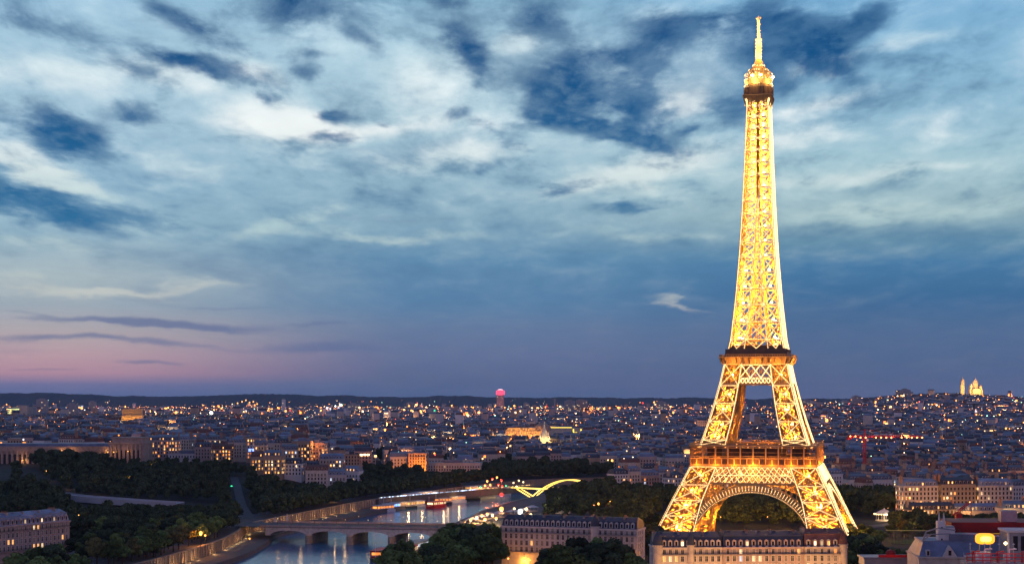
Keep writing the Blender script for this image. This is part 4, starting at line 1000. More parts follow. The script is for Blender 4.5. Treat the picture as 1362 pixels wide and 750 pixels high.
town(1125, 1400, 30, 16, 18, -4, 'stone', 'slate', .15, 'slate-roofed stone block next to the tower leg under the red crane')

def district(I, J): 
    r = random.Random(I * 7919 + J * 104729); return r.uniform(-.55, .55), r.uniform(0, 78), r.uniform(0, 62)
def footprints():
    out = []; S = 430.0; r = random.Random(5)
    for J in range(2, 23):
        for I in range(-10, 11):
            cx_, cy_ = I * S + (S / 2 if J % 2 else 0), J * S
            if cy_ < 1000 or abs(cx_) > .42 * cy_ + 420: continue
            rot, ox, oy = district(I, J); c_, s_ = math.cos(rot), math.sin(rot)
            for bj in range(-6, 7):
                for bi in range(-5, 6):
                    bx, by = bi * 80 + ox - 40, bj * 64 + oy - 32
                    big = r.random() < .04
                    for row in (0, 1):
                        u = 0.0
                        while u < 62:
                            wd = r.uniform(13, 22)
                            if u + wd > 68: wd = 66 - u
                            if wd < 8: break
                            lx, ly = bx + u + wd / 2, by + (0 if row == 0 else 30)
                            u += wd
                            if abs(lx * c_ - ly * s_) > S / 2 - 12 or abs(lx * s_ + ly * c_) > S / 2 - 12: continue
                            X, Y = cx_ + lx * c_ - ly * s_, cy_ + lx * s_ + ly * c_
                            out.append((X, Y, wd, r.uniform(12, 16), (r.uniform(15, 23) if not big else r.uniform(14, 18)), rot, row))
    return out
RESERVED += [(XP(705, 2690), 2690, 62), (XP(705, 2610), 2610, 50), (XP(724, 2400), 2400, 22), (XP(724, 2360), 2360, 18), (XP(752, 2900), 2900, 46), (XP(752, 2840), 2840, 40), (XP(176.5, 2700), 2700, 34), (XP(176.5, 2650), 2650, 30), (XP(1297, 5700), 5700, 60)]
FP = []
for (X, Y, wd, dp, h, rot, row) in footprints():
    if Y < 1200: continue
    px = HX + F * X / Y
    if px < -150 or px > 1520 or Y < dmin(px) or Y > 9300: continue
    if river(X, Y, 45) or in_zone(X, Y, 14): continue
    if any((X - a) ** 2 + (Y - b_) ** 2 < (r_ + 12) ** 2 for a, b_, r_ in RESERVED): continue
    if px < 215 and Y < 1660: continue
    FP.append((X, Y, wd, dp, h, rot, row))
FP.sort(key=lambda t: t[1])
NEAR, FAR = FP[:215], FP[215:]
def where(px, Y):
    if px < 200: return 'behind the colonnaded palace'
    if px < 335: return 'right of the palace pavilion'
    if px < 485: return 'above the bridge-head trees'
    if px < 642: return 'behind the orange-lit cube'
    if px < 816: return 'beyond the river-bend trees'
    if px < 935: return 'beyond the tower park'
    if px < 1090: return 'between the tower legs'
    if px < 1210: return 'under the red-lit crane'
    return 'behind the warm-lit terrace'
for (X, Y, wd, dp, h, rot, row) in NEAR:
    px = HX + F * X / Y
    wall = rg.choice(['stone', 'stone', 'stone_white', 'stone_buff', 'render', 'stone_rose']); roof = rg.choice(['zinc', 'zinc', 'slate', 'slate', 'tile'])
    lit = rg.choice([0, .02, .04, .08, .16, .05])
    ln_ = 'dark windows' if lit == 0 else ('a few lit windows' if lit < .07 else 'many lit windows')
    flat = rg.random() < .12
    lab = '%s %s, %s, %s, %s' % (WN[wall], 'flat-topped block' if flat else 'house', RN[roof] if not flat else 'a flat roof', ln_, where(px, Y))
    rt = rot if math.cos(rot) > 0 else rot + math.pi
    mid_building(X, Y, wd, dp, h, rt, wall, roof, lit, lab, 'town houses ' + where(px, Y), rg, flat)

# ------------------------------------------------------------------ the thousands of houses towards the horizon: one mass
def far_city(FAR):
    rr = random.Random(77)
    V, Fc, Mi = [], [], []
    LV, LF, LM = [], [], []
    def quad(a, b_, c_, d_, mi): 
        o = len(V); V.extend((a, b_, c_, d_)); Fc.append((o, o + 1, o + 2, o + 3)); Mi.append(mi)
    for (X, Y, wd, dp, h, rot, row) in FAR:
        z0 = T(X, Y); c_, s_ = math.cos(rot), math.sin(rot)
        if Y > 3000 and rr.random() < .012: h = rr.uniform(28, 48)
        P_ = lambda lx, ly, z: (X + lx * c_ - ly * s_, Y + lx * s_ + ly * c_, z0 + z)
        w2, d2 = wd / 2, dp / 2; wm_ = rr.choice((0, 0, 1, 2, 3, 4)); rm_ = 5 + rr.choice((0, 0, 0, 1, 1, 1, 2))
        B = [(-w2, -d2), (w2, -d2), (w2, d2), (-w2, d2)]
        for k in range(4):
            a, b_ = B[k], B[(k + 1) % 4]; quad(P_(*a, -8), P_(*b_, -8), P_(*b_, h), P_(*a, h), wm_)
        if rr.random() < .15: quad(*[P_(*p, h) for p in B], 3 if rr.random() < .5 else rm_)
        else:
            i1, hh = 1.6, h + rr.uniform(2.8, 4.2); C_ = [(x * (1 - .3 / w2), y * (1 - i1 / d2)) for x, y in B]
            for k in range(4): quad(P_(*B[k], h), P_(*B[(k + 1) % 4], h), P_(*C_[(k + 1) % 4], hh), P_(*C_[k], hh), rm_)
            E = [(-w2 + .6, 0), (w2 - .6, 0)]; rz_ = hh + 1.3
            quad(P_(*C_[0], hh), P_(*C_[1], hh), P_(*E[1], rz_), P_(*E[0], rz_), rm_); quad(P_(*C_[2], hh), P_(*C_[3], hh), P_(*E[0], rz_), P_(*E[1], rz_), rm_)
            if Y < 4200:
                cx_ = w2 - .5; 
                for q in ((-1, 0), (0, 1), (1, 0)):
                    pass
                a0, a1 = -d2 * .5, d2 * .2; zt = rz_ + 2.2
                quad(P_(cx_ - .5, a0, h), P_(cx_ + .4, a0, h), P_(cx_ + .4, a0, zt), P_(cx_ - .5, a0, zt), 2); quad(P_(cx_ - .5, a1, h), P_(cx_ - .5, a0, h), P_(cx_ - .5, a0, zt), P_(cx_ - .5, a1, zt), 2); quad(P_(cx_ - .5, a0, zt), P_(cx_ + .4, a0, zt), P_(cx_ + .4, a1, zt), P_(cx_ - .5, a1, zt), 2)
        # unlit window rows on the nearer ones
        if Y < 3200:
            for k, (nx, ny) in ((0, (0, -1)), (1, (1, 0)), (3, (-1, 0))):
                wn_ = (nx * c_ - ny * s_, nx * s_ + ny * c_)
                if -wn_[0] * X - wn_[1] * Y < 0: continue
                a, b_ = B[k], B[(k + 1) % 4]; ln = math.hypot(b_[0] - a[0], b_[1] - a[1]); nb = max(1, int(ln / 3.2))
                for f_ in range(1, int((h - 2) / 3.3)):
                    for q in range(nb):
                        t0, t1 = (q + .3) / nb, (q + .7) / nb
                        A0 = (a[0] + (b_[0] - a[0]) * t0 + nx * .05, a[1] + (b_[1] - a[1]) * t0 + ny * .05); A1_ = (a[0] + (b_[0] - a[0]) * t1 + nx * .05, a[1] + (b_[1] - a[1]) * t1 + ny * .05)
                        quad(P_(*A0, f_ * 3.3 + .8), P_(*A1_, f_ * 3.3 + .8), P_(*A1_, f_ * 3.3 + 2.7), P_(*A0, f_ * 3.3 + 2.7), 8)
        # lit windows and lamps
        dens = (1.9 if Y < 4500 else 1.3) + 2.6 * max(0, math.sin(X * .0041 + 1.3) * math.sin(Y * .0027 + X * .0013)) + (1.1 if Y > 5200 else 0)
        n_ = 0
        while rr.random() < dens / (1 + dens) and n_ < 7: n_ += 1
        if rr.random() < .28: n_ = 0
        for _ in range(n_):
            k, (nx, ny) = rr.choice(((0, (0, -1)), (0, (0, -1)), (1, (1, 0)), (3, (-1, 0))))
            a, b_ = B[k], B[(k + 1) % 4]; t = rr.uniform(.1, .8); sz = max(1.9, Y / 1450) * (.6 + rr.random() ** 3 * 1.9); zz = h - 1.2 - rr.choice((0, 1, 1, 2, 3)) * 3.3
            ln = math.hypot(b_[0] - a[0], b_[1] - a[1]); t1 = t + sz / ln
            A0 = (a[0] + (b_[0] - a[0]) * t + nx * .1, a[1] + (b_[1] - a[1]) * t + ny * .1); A1_ = (a[0] + (b_[0] - a[0]) * t1 + nx * .1, a[1] + (b_[1] - a[1]) * t1 + ny * .1)
            quad(P_(*A0, zz - sz), P_(*A1_, zz - sz), P_(*A1_, zz), P_(*A0, zz), 9 + rr.choice((0, 0, 0, 0, 1, 1, 2, 2, 2, 1, 0, 3)))
        if rr.random() < .05:                                          # a whole storey lit, or a glowing shop front
            a, b_ = B[0], B[1]; t0, t1 = rr.uniform(.02, .3), rr.uniform(.6, .98); hh_ = rr.uniform(1.6, 3.2) * max(1, Y / 3200); zz = h - rr.uniform(.5, 5); mi = 9 + rr.choice((0, 0, 2, 2, 1))
            A0 = (a[0] + (b_[0] - a[0]) * t0, a[1] - .15); A1_ = (a[0] + (b_[0] - a[0]) * t1, a[1] - .15); n5 = 5
            for q in range(n5):
                u0, u1 = q / n5, (q + .72) / n5; L0 = A0[0] + (A1_[0] - A0[0]) * u0; L1 = A0[0] + (A1_[0] - A0[0]) * u1
                quad(P_(L0, A0[1], zz - hh_), P_(L1, A0[1], zz - hh_), P_(L1, A0[1], zz), P_(L0, A0[1], zz), mi)
        if rr.random() < (.26 if Y < 5000 else .36):                  # a lamp above a roof edge or street corner
            r_ = max(.55, Y / 4300) * (.5 + 1.3 * rr.random() ** 3); zc_ = h + rr.uniform(.5, 5)
            o = len(V); cx_, cy_, cz_ = P_(rr.uniform(-w2, w2), -d2 - 1, zc_); mi = 13 + rr.choice((0, 0, 0, 0, 0, 0, 1, 1, 1, 2, 0, 0, 1, 3))
            V.extend(((cx_ + r_, cy_, cz_), (cx_ - r_, cy_, cz_), (cx_, cy_ + r_, cz_), (cx_, cy_ - r_, cz_), (cx_, cy_, cz_ + r_), (cx_, cy_, cz_ - r_)))
            for f_ in ((0, 2, 4), (2, 1, 4), (1, 3, 4), (3, 0, 4), (2, 0, 5), (1, 2, 5), (3, 1, 5), (0, 3, 5)): Fc.append(tuple(i + o for i in f_)); Mi.append(mi)
    for _ in range(1500):                                              # street lamps of the far suburbs up to the foot of the hills
        d = rr.uniform(5200, 11200); px = rr.uniform(-120, 1480); r_ = d / 5200 * (.4 + 1.1 * rr.random() ** 3); cx_, cy_ = XP(px, d), d; cz_ = T(cx_, cy_) + rr.uniform(16, 30) + max(0, d - 10400) * .045
        o = len(V); mi = 13 + rr.choice((0, 0, 0, 0, 0, 1, 1, 1, 2, 3))
        V.extend(((cx_ + r_, cy_, cz_), (cx_ - r_, cy_, cz_), (cx_, cy_ + r_, cz_), (cx_, cy_ - r_, cz_), (cx_, cy_, cz_ + r_), (cx_, cy_, cz_ - r_)))
        for f_ in ((0, 2, 4), (2, 1, 4), (1, 3, 4), (3, 0, 4), (2, 0, 5), (1, 2, 5), (3, 1, 5), (0, 3, 5)): Fc.append(tuple(i + o for i in f_)); Mi.append(mi)
    me = bpy.data.meshes.new('city_houses'); me.from_pydata(V, [], Fc)
    for k in ('stone', 'stone_white', 'stone_buff', 'render', 'stone_rose', 'zinc', 'slate', 'tile', 'glass'): me.materials.append(M[k])
    FW = [emit('far_window_warm', (1, .34, .06), 7, vary=.8), emit('far_window_pale', (1, .58, .22), 6, vary=.8), emit('far_window_orange', (1, .21, .03), 6, vary=.7), emit('far_window_cool', (.8, .85, 1), 2.2, vary=.7),
          emit('far_lamp_orange', (1, .30, .045), 9, vary=.7), emit('far_lamp_pale', (1, .66, .34), 7, vary=.7), emit('far_lamp_red', (1, .12, .08), 5, vary=.6), emit('far_lamp_green', (.5, 1, .7), 5, vary=.6)]
    for m in FW: me.materials.append(m)
    me.polygons.foreach_set('material_index', Mi); me.update()
    o = bpy.data.objects.new('city_houses', me); col.objects.link(o)
    pick = [t for t in NEAR + FAR if t[1] < 5200]; rr.shuffle(pick)
    for (X, Y, wd, dp, h, rot, row) in sorted(pick[:480], key=lambda t: t[1]):          # unseen lights added near roof height to wash the house fronts
        s_ = 7 if math.cos(rot) > 0 else -7
        z_ = T(X, Y) + h - rr.uniform(1, 7); k = 1.0 if Y < 2400 else 2.2
        point_light('added_front_light', (X + math.sin(rot) * (dp / 2 + s_), Y - math.cos(rot) * (dp / 2 + s_), z_), rr.uniform(3000, 26000) * k, rr.choice([(1, .40, .08), (1, .48, .14), (1, .30, .05), (1, .62, .28)]), .6, o)
    tag(o, 'endless mass of small roofs and lit windows stretching to the horizon', 'city', kind='stuff')
    return len(Fc)
print('near', len(NEAR), 'far', len(FAR), 'quads', far_city(FAR))
# ------------------------------------------------------------------ trees
def crown_mesh(name, leafm, seed, R_=5.0, Hc=9.0, n=1700, lobes=11):
    r = random.Random(seed); nr = np.random.RandomState(seed)
    L_ = [(0, 0, Hc * .45, R_ * .62, Hc * .40)]
    for k in range(lobes):
        t = 2 * math.pi * (k * .618 + r.random() * .15); zz = Hc * r.uniform(.16, .86); rad = R_ * (1 - abs(zz / Hc - .42) * .95) * r.uniform(.5, .80)
        L_.append((rad * math.cos(t), rad * math.sin(t), zz, R_ * r.uniform(.26, .46), Hc * r.uniform(.11, .21)))
    vs, fs = [], []
    wts = np.array([l[3] ** 2 for l in L_]); wts /= wts.sum()
    for k in nr.choice(len(L_), n, p=wts):
        cx_, cy_, cz_, a, b_ = L_[k]
        d = nr.normal(size=3); d /= np.linalg.norm(d); q = nr.uniform(.62, 1.06)
        if d[2] < -.5 and nr.rand() < .5: continue
        p = np.array([cx_ + d[0] * a * q, cy_ + d[1] * a * q, cz_ + d[2] * b_ * q])
        s = nr.uniform(.28, .62); u = nr.normal(size=3) + 0; u -= d * u.dot(d) * .75; u /= np.linalg.norm(u); v = np.cross(d + nr.normal(size=3) * .45, u); v /= np.linalg.norm(v)
        o = len(vs); vs += [tuple(p - u * s - v * s * .7), tuple(p + u * s - v * s * .6), tuple(p + u * s * .8 + v * s * .8), tuple(p - u * s * .7 + v * s * .7)]; fs.append((o, o + 1, o + 2, o + 3))
    me = bpy.data.meshes.new(name); me.from_pydata(vs, [], fs); me.materials.append(M[leafm]); me.update(); return me
def trunk_mesh(seed, Hc):
    r = random.Random(seed); mb = MB(); mb.lathe([(.42, -1.5), (.34, 1.5), (.27, 4.2), (.12, 8.5)], 7)
    for k in range(6):
        t = 2 * math.pi * k / 6 + r.random(); z = r.uniform(3.2, 5.4); ln = r.uniform(2.2, 3.8)
        mb.bar((0, 0, z), (ln * .6 * math.cos(t), ln * .6 * math.sin(t), z + ln * .7), .2); mb.bar((ln * .6 * math.cos(t), ln * .6 * math.sin(t), z + ln * .7), (ln * math.cos(t), ln * math.sin(t), z + ln * 1.5), .11)
    me = bpy.data.meshes.new('trunk'); me.from_pydata(mb.v, [], mb.f); me.materials.append(M['bark']); me.update(); return me
CR = {}
for li, lf in enumerate(('leaf_dark', 'leaf_mid', 'leaf_olive')):
    CR[lf] = [crown_mesh('crown', lf, 100 * li + k, R_=r_, Hc=h_, n=n_) for k, (r_, h_, n_) in enumerate(((5.4, 9.5, 2300), (6.2, 9.0, 2600), (4.6, 10.5, 2100), (5.8, 10.0, 2500)))]
TR = [trunk_mesh(k, 9) for k in range(3)]
tr_ = random.Random(31)
def tree(x, y, z, h, lf, label, group):
    root = empty('broadleaf_tree', (x, y, z), tr_.uniform(0, 6.28), label, 'tree', group)
    s = h / 13.0
    t = bpy.data.objects.new('trunk', tr_.choice(TR)); col.objects.link(t); t.parent = root; t.scale = (s, s, s)
    c_ = bpy.data.objects.new('crown', tr_.choice(CR[lf])); col.objects.link(c_); c_.parent = root; c_.location = (0, 0, 3.4 * s)
    k = s * tr_.uniform(.92, 1.15); c_.scale = (k, k * tr_.uniform(.9, 1.1), s * 1.0)
    return root
spots = []
def blocked(x, y):
    return any((x - a) ** 2 + (y - b_) ** 2 < (min(r_, 40) * .8) ** 2 for a, b_, r_ in RESERVED) or river(x, y, 24)
def on_road(x, y):
    for pts, wd in AVOID:
        for (x0, y0), (x1, y1) in zip(pts, pts[1:]):
            d = Vector((x1 - x0, y1 - y0)); t = max(0, min(1, ((x - x0) * d.x + (y - y0) * d.y) / d.length_squared))
            if math.hypot(x - x0 - d.x * t, y - y0 - d.y * t) < wd: return True
    return False
AVOID = [([GP(-60, 634, 12)[:2], GP(0, 634, 12)[:2], GP(25, 636, 11.5)[:2], GP(50, 648, 11)[:2], GP(80, 656, 10.5)[:2], GP(110, 660, 10)[:2], GP(150, 663, 9.5)[:2], GP(190, 666, 9)[:2], GP(240, 669, 8)[:2]], 11),
         ([GP(311, 652, 6)[:2], GP(316, 662, 4)[:2], GP(322, 674, 2)[:2], GP(336, 688, 1)[:2], GP(352, 697, .8)[:2]], 8)]
for (p0, p1, d0, d1, sp, hr, lf, lab, grp) in ZONES:
    d = d0; odd = 0
    while d <= d1:
        x = XP(p0, d) + (sp / 2 if odd else 0)
        while x <= XP(p1, d):
            X, Y = x + tr_.uniform(-.3, .3) * sp, d + tr_.uniform(-.3, .3) * sp
            river_near = p0 in (592, 520, 432)
            if not on_road(X, Y) and (river_near or not blocked(X, Y)) and tr_.random() < .93:
                spots.append((X, Y, max(T(X, Y), 0.0), tr_.uniform(*hr) * tr_.uniform(.78, 1.22), tr_.choice([lf, lf, lf, 'leaf_dark', 'leaf_mid']), lab, grp))
            x += sp
        d += sp * .9; odd = not odd
# the row along the quay wall, dense and even
for ln_, sg, wide in ((LBL, 1, 20),):
    ns = normals(ln_); acc = 0
    for i in range(len(ln_) - 1):
        acc += (ln_[i + 1] - ln_[i]).length
        if acc < 9.5: continue
        acc = 0
        for off, hh in ((wide + 7, (12.5, 15)), (wide + 16, (13, 16))):
            p = ln_[i] + ns[i] * sg * off + Vector((tr_.uniform(-1.5, 1.5), tr_.uniform(-1.5, 1.5), 0))
            if 820 < p.y < 1085 or 1195 < p.y < 1700:
                spots.append((p.x, p.y, .35, tr_.uniform(*hh) * tr_.uniform(.85, 1.15), tr_.choice(['leaf_mid', 'leaf_mid', 'leaf_olive' if p.y < 1085 else 'leaf_dark']),
                              'round green tree in the row on top of the stone quay wall' if p.y < 1100 else 'dark tree above the lit quay wall beyond the stone bridge', 'quay trees before the bridge' if p.y < 1100 else 'quay trees beyond the bridge'))
spots.sort(key=lambda t: t[1])
SINGLE, REST = spots[:296], spots[296:]
for s_ in SINGLE: tree(*s_)
# the rest of the woods reads as one mass
fr = [(x, y, z, h, lf) for x, y, z, h, lf, _, _ in REST]
for (p0, p1, d0, d1, n_) in ((470, 640, 1880, 1960, 14), (650, 800, 1930, 2000, 10), (120, 200, 2500, 2600, 18), (330, 420, 2250, 2350, 16), (1100, 1200, 1450, 1520, 16), (1180, 1362, 1700, 1760, 26), (1270, 1362, 5150, 5400, 24), (700, 800, 2800, 2850, 10), (820, 935, 1500, 1560, 16)):
    for k in range(n_):
        px, d = tr_.uniform(p0, p1), tr_.uniform(d0, d1); fr.append((XP(px, d), d, T(XP(px, d), d), tr_.uniform(13, 20), 'leaf_dark'))
vs, fs = [], []
src = {}
for (x, y, z, h, lf) in fr:
    me = CR['leaf_dark'][tr_.randrange(4)]
    if me.name not in src:
        a = np.empty(len(me.vertices) * 3); me.vertices.foreach_get('co', a); src[me.name] = a.reshape(-1, 3)
    a = src[me.name]; nq = len(a) // 4; s = h / 13.0
    sel = np.random.RandomState(int(x * 7 + y) % 9999).choice(nq, min(nq, 700 if y < 2000 else 300), replace=False)
    q = a.reshape(-1, 4, 3)[sel]; cc = q.mean(1, keepdims=True); q = (cc + (q - cc) * (1.7 if y < 2000 else 2.4)) * s + np.array([x, y, z + 3.4 * s])
    vs.append(q.reshape(-1, 3))
if vs:
    va = np.concatenate(vs); nq = len(va) // 4
    me = bpy.data.meshes.new('woods'); me.from_pydata([tuple(p) for p in va], [], [(4 * k, 4 * k + 1, 4 * k + 2, 4 * k + 3) for k in range(nq)]); me.materials.append(M['leaf_dark']); me.update()
    o = bpy.data.objects.new('woods', me); col.objects.link(o); tag(o, 'dark mass of more distant trees behind the riverside gardens', 'woods', kind='stuff')
print('trees', len(spots), 'single', len(SINGLE))

# lamps added at random among the garden trees to brighten them
lr = random.Random(9)
PARK = [(60, 300, 1270, 1500, 7), (100, 300, 1010, 1160, 5), (350, 500, 1170, 1340, 6), (500, 800, 1560, 1820, 8), (800, 930, 1000, 1400, 9), (945, 1080, 1060, 1280, 10), (1105, 1230, 1150, 1320, 9), (1190, 1360, 1010, 1100, 6)]
# ------------------------------------------------------------------ colonnaded palace wing with its end pavilion
pal = empty('palace', (0, 0, 0), 0, 'long colonnaded palace wing with a taller square end pavilion above dark garden trees', 'palace')
pd = 1552.0; px0, px1 = XP(-90, pd), XP(148, pd)
mb = MB(); zt, zb = 42.5, 6.0
mb.box(px0, pd, zb - 6, px1, pd + 26, zt - 6); mb.box(px0 - .5, pd - 1.5, zt - 6, px1, pd + 27, zt - 2.2); mb.box(px0 - .8, pd - 2.2, zt - 2.2, px1, pd + 27.5, zt - 1.2)
mb.build('wing_wall', M['palace'], pal)
cm = MB(); k = 0; x = px0 + 2
while x < px1 - 2:
    cm.box(x, pd - 1.3, zb, x + 2.0, pd + .02, zt - 6); x += 5.1
cm.build('colonnade', M['palace'], pal)
gm2 = MB(); x = px0 + 4.3
while x < px1 - 3:
    gm2.quad((x, pd - .06, zb + 2), (x + 2.5, pd - .06, zb + 2), (x + 2.5, pd - .06, zt - 9), (x, pd - .06, zt - 9)); x += 5.1
gm2.build('window_bays', M['glass'], pal)
rf = MB(); rf.frustum(px0, pd, px1, pd + 26, zt - 1.2, 1.5, zt + 1.4); rf.build('roof', M['zinc'], pal)
qx0, qx1 = XP(147, 1545), XP(194, 1545); pv = MB()
pv.box(qx0, 1538, 0, qx1, 1575, 44); pv.box(qx0 - 1, 1537, 44, qx1 + 1, 1576, 45.6); pv.box(qx0 + 2, 1542, 45.6, qx1 - 3, 1572, 49.5); pv.box(qx0 + 1, 1541, 49.5, qx1 - 2, 1573, 50.4)
pvo = pv.build('pavilion', M['palace'], pal)
cm = MB()
for k in range(8):
    if k != 3: cm.box(qx0 + 1.5 + k * 4.1, 1536.6, 4, qx0 + 3.3 + k * 4.1, 1538.02, 43)
cm.build('pilasters', M['palace'], pvo)
pn = MB()
for k in range(7): pn.quad((qx0 + 3.7 + k * 4.1, 1537.95, 10), (qx0 + 5.1 + k * 4.1, 1537.95, 10), (qx0 + 5.1 + k * 4.1, 1537.95, 38), (qx0 + 3.7 + k * 4.1, 1537.95, 38))
pn.build('window_bays', M['glass'], pvo)
for px, py, e in ((143, 601, 900), (151, 601, 600), (82, 599, 500), (90, 599, 500), (98, 601, 400), (30, 612, 1500), (50, 620, 700), (10, 622, 400), (170, 600, 400)):
    lp = bpy.data.objects.new('wall_lamp', None)
    dd = pd - 4 if px < 147 else 1533; v = Vector((XP(px, dd), dd, ZY(py, dd)))
    lb = MB(); lb.octa((0, 0, 0), .6); lb.box(-.12, .3, -.12, .12, 3.2, .12)
    bpy.data.objects.remove(lp); ob = lb.build('wall_lamp', M['lamp_warm'], pal, v); point_light('lamp_light', (0, -1.2, 0), e * 1.3, (1, .45, .12), .5, ob)

# ------------------------------------------------------------------ triumphal arch, floodlit
ad = 2700.0; arx = XP(176.5, ad); arc_ = empty('triumphal_arch', (arx, ad, 20), R(10), 'gold-lit triumphal arch rising above the roofs behind the palace', 'arch')
mb = MB(); W, Dp, Hh = 36, 20, 50
for sx in (-1, 1): mb.box(sx * W / 2 if sx < 0 else 7.5, -Dp / 2, 0, -7.5 if sx < 0 else W / 2, Dp / 2, 29)
n_ = 12; pts = [(7.5 * math.cos(math.pi * k / n_), 29 - 7.5 + 7.5 * math.sin(math.pi * k / n_)) for k in range(n_ + 1)]
mb.build('pier', M['stone_buff'], arc_)
mb = MB()
for (a, za), (b_, zb_) in zip(pts, pts[1:]):
    mb.quad((b_, -Dp / 2 - .02, zb_), (a, -Dp / 2 - .02, za), (a, -Dp / 2 - .02, 29.2), (b_, -Dp / 2 - .02, 29.2)); mb.quad((a, -Dp / 2, za), (b_, -Dp / 2, zb_), (b_, Dp / 2, zb_), (a, Dp / 2, za))
mb.box(-W / 2, -Dp / 2, 29.2, W / 2, Dp / 2, 37); mb.box(-W / 2 - 1, -Dp / 2 - 1, 37, W / 2 + 1, Dp / 2 + 1, 39)
mb.build('vault', M['stone_buff'], arc_)
mb = MB(); mb.box(-W / 2 + .4, -Dp / 2 + .4, 39, W / 2 - .4, Dp / 2 - .4, 48); mb.box(-W / 2, -Dp / 2, 48, W / 2, Dp / 2, 49.5)
for k in range(9): mb.box(-W / 2 + 1 + k * 4, -Dp / 2 + .1, 40.5, -W / 2 + 3 + k * 4, -Dp / 2 + .42, 46.5)
mb.build('attic', M['stone_buff'], arc_)
for x_, y_ in ((-14, -22), (0, -24), (14, -22)): point_light('floodlight', (x_, y_, 16), 34000, (1, .46, .04), 1, arc_)
# ------------------------------------------------------------------ white domed basilica on the hill
bd = 5700.0; bx = XP(1297, bd); bz = ZY(527, bd)
bas = empty('basilica', (bx, bd, bz), R(-8), 'floodlit white basilica with domes and a bell tower on the hilltop', 'church')
def dome(mb, x, y, z, r, h): mb.lathe([(r * .92, 0), (r, h * .12), (r * .98, h * .35), (r * .8, h * .62), (r * .5, h * .84), (r * .2, h * .96), (r * .14, h), (r * .16, h * 1.16), (.2, h * 1.34)], 14, (x, y, z))
mb = MB(); mb.box(-22, -25, -30, 24, 25, 24); mb.box(-13, -32, -30, 15, -25, 21); mb.frustum(-13, -32, 15, -24, 21, 5, 27, 1)
mb.build('nave', M['stone_white'], bas)
mb = MB(); mb.lathe([(10.5, 0), (10.5, 14), (11, 14.5)], 16, (1, 0, 24)); dome(mb, 1, 0, 38.5, 10.5, 25); mb.build('main_dome', M['stone_white'], bas)
for x_, y_ in ((-16, -18), (18, -18), (-16, 18), (18, 18)):
    mb = MB(); mb.lathe([(4.6, 0), (4.6, 7)], 12, (x_, y_, 24)); dome(mb, x_, y_, 31, 4.6, 11); mb.build('side_dome', M['stone_white'], bas)
mb = MB(); mb.box(-52, -6, -30, -39, 7, 44); mb.box(-53, -7, 30, -38, 8, 31.5); mb.lathe([(6.2, 0), (6.2, 9), (6.6, 10)], 12, (-45.5, .5, 44)); dome(mb, -45.5, .5, 54, 6.2, 14); mb.build('bell_tower', M['stone_white'], bas)
for x_, y_, z_, e in ((-45, -32, 18, 60000), (-30, -30, 50, 45000), (0, -55, 18, 190000), (25, -50, 30, 60000), (-14, -40, 46, 55000), (52, -20, 20, 60000)): point_light('floodlight', (x_, y_, z_), e, (1, .46, .06), 1, bas)
# ------------------------------------------------------------------ towers on the horizon
def slab_tower(px, d, wd, dp, ytop, name, label, wallm, capm=None, capw=1.0, caph=0.0):
    x = XP(px, d); z0 = T(x, d); zt_ = ZY(ytop, d); root = empty(name, (x, d, z0), 0, label, 'tower block')
    mb = MB(); h = zt_ - z0 - caph; mb.box(-wd / 2, 0, -5, wd / 2, dp, h)
    for k in range(int(wd / 6)): mb.box(-wd / 2 + 1 + k * 6, -.5, 4, -wd / 2 + 2 + k * 6, .02, h - 3)
    wl_ = mb.build('wall', M[wallm], root)
    r = random.Random(int(px)); wb = MB()
    for f_ in range(3, int(h / 3.5) - 1):
        for k in range(int(wd / 6)):
            if r.random() < .10: wb.quad((-wd / 2 + 2.4 + k * 6, -.06, f_ * 3.5), (-wd / 2 + 5.6 + k * 6, -.06, f_ * 3.5), (-wd / 2 + 5.6 + k * 6, -.06, f_ * 3.5 + 2.2), (-wd / 2 + 2.4 + k * 6, -.06, f_ * 3.5 + 2.2))
    if wb.f: wb.build('lit_windows', M['win_pale'], wl_)
    if capm:
        cb = MB(); cb.box(-wd / 2 * capw, dp / 2 - wd / 2 * capw, h + .1, wd / 2 * capw, dp / 2 + wd / 2 * capw, h + caph); cb.build('lit_crown', M[capm], root)
    else:
        cb = MB(); cb.box(-wd * .3, dp * .2, h, wd * .2, dp * .8, h + 4); cb.build('roof_plant', M['concrete'], root)
    return root
pt_ = slab_tower(665.5, 7800, 36, 28, 524.5, 'office_tower', 'lone dark tower with a glowing pink crown on the horizon', 'stone_rose', None)
for ch_ in list(pt_.children):
    if ch_.name.startswith('roof_plant'): bpy.data.objects.remove(ch_)
mb = MB(); hz_ = ZY(518.5, 7800) - T(XP(665.5, 7800), 7800); mb.lathe([(17, -26), (22, -23), (22.5, -7), (19, -2), (12, .5)], 20, (0, 14, hz_)); mb.build('lit_crown', M['lamp_pink'], pt_); mb = MB(); mb.lathe([(12.5, .6), (11, 3.2), (2, 4.5)], 16, (0, 14, hz_)); mb.build('crown_lamp', emit('pale_pink_lamp', (1, .55, .62), 2.0), pt_)
point_light('facade_light', (0, -45, 50), 22000, (1, .16, .12), 2, pt_)  # unseen red light added so the dim shaft shows
slab_tower(758, 6200, 42, 26, 533, 'tower_block', 'wide dark tower block right of the thin chimney on the horizon', 'concrete')
slab_tower(774, 6250, 44, 26, 532, 'tower_block', 'tower block with a lit stairwell beside the wide dark one on the horizon', 'stone_rose')
slab_tower(377, 6200, 13, 13, 531, 'tower_block', 'slim pale lit tower near the left horizon', 'render')
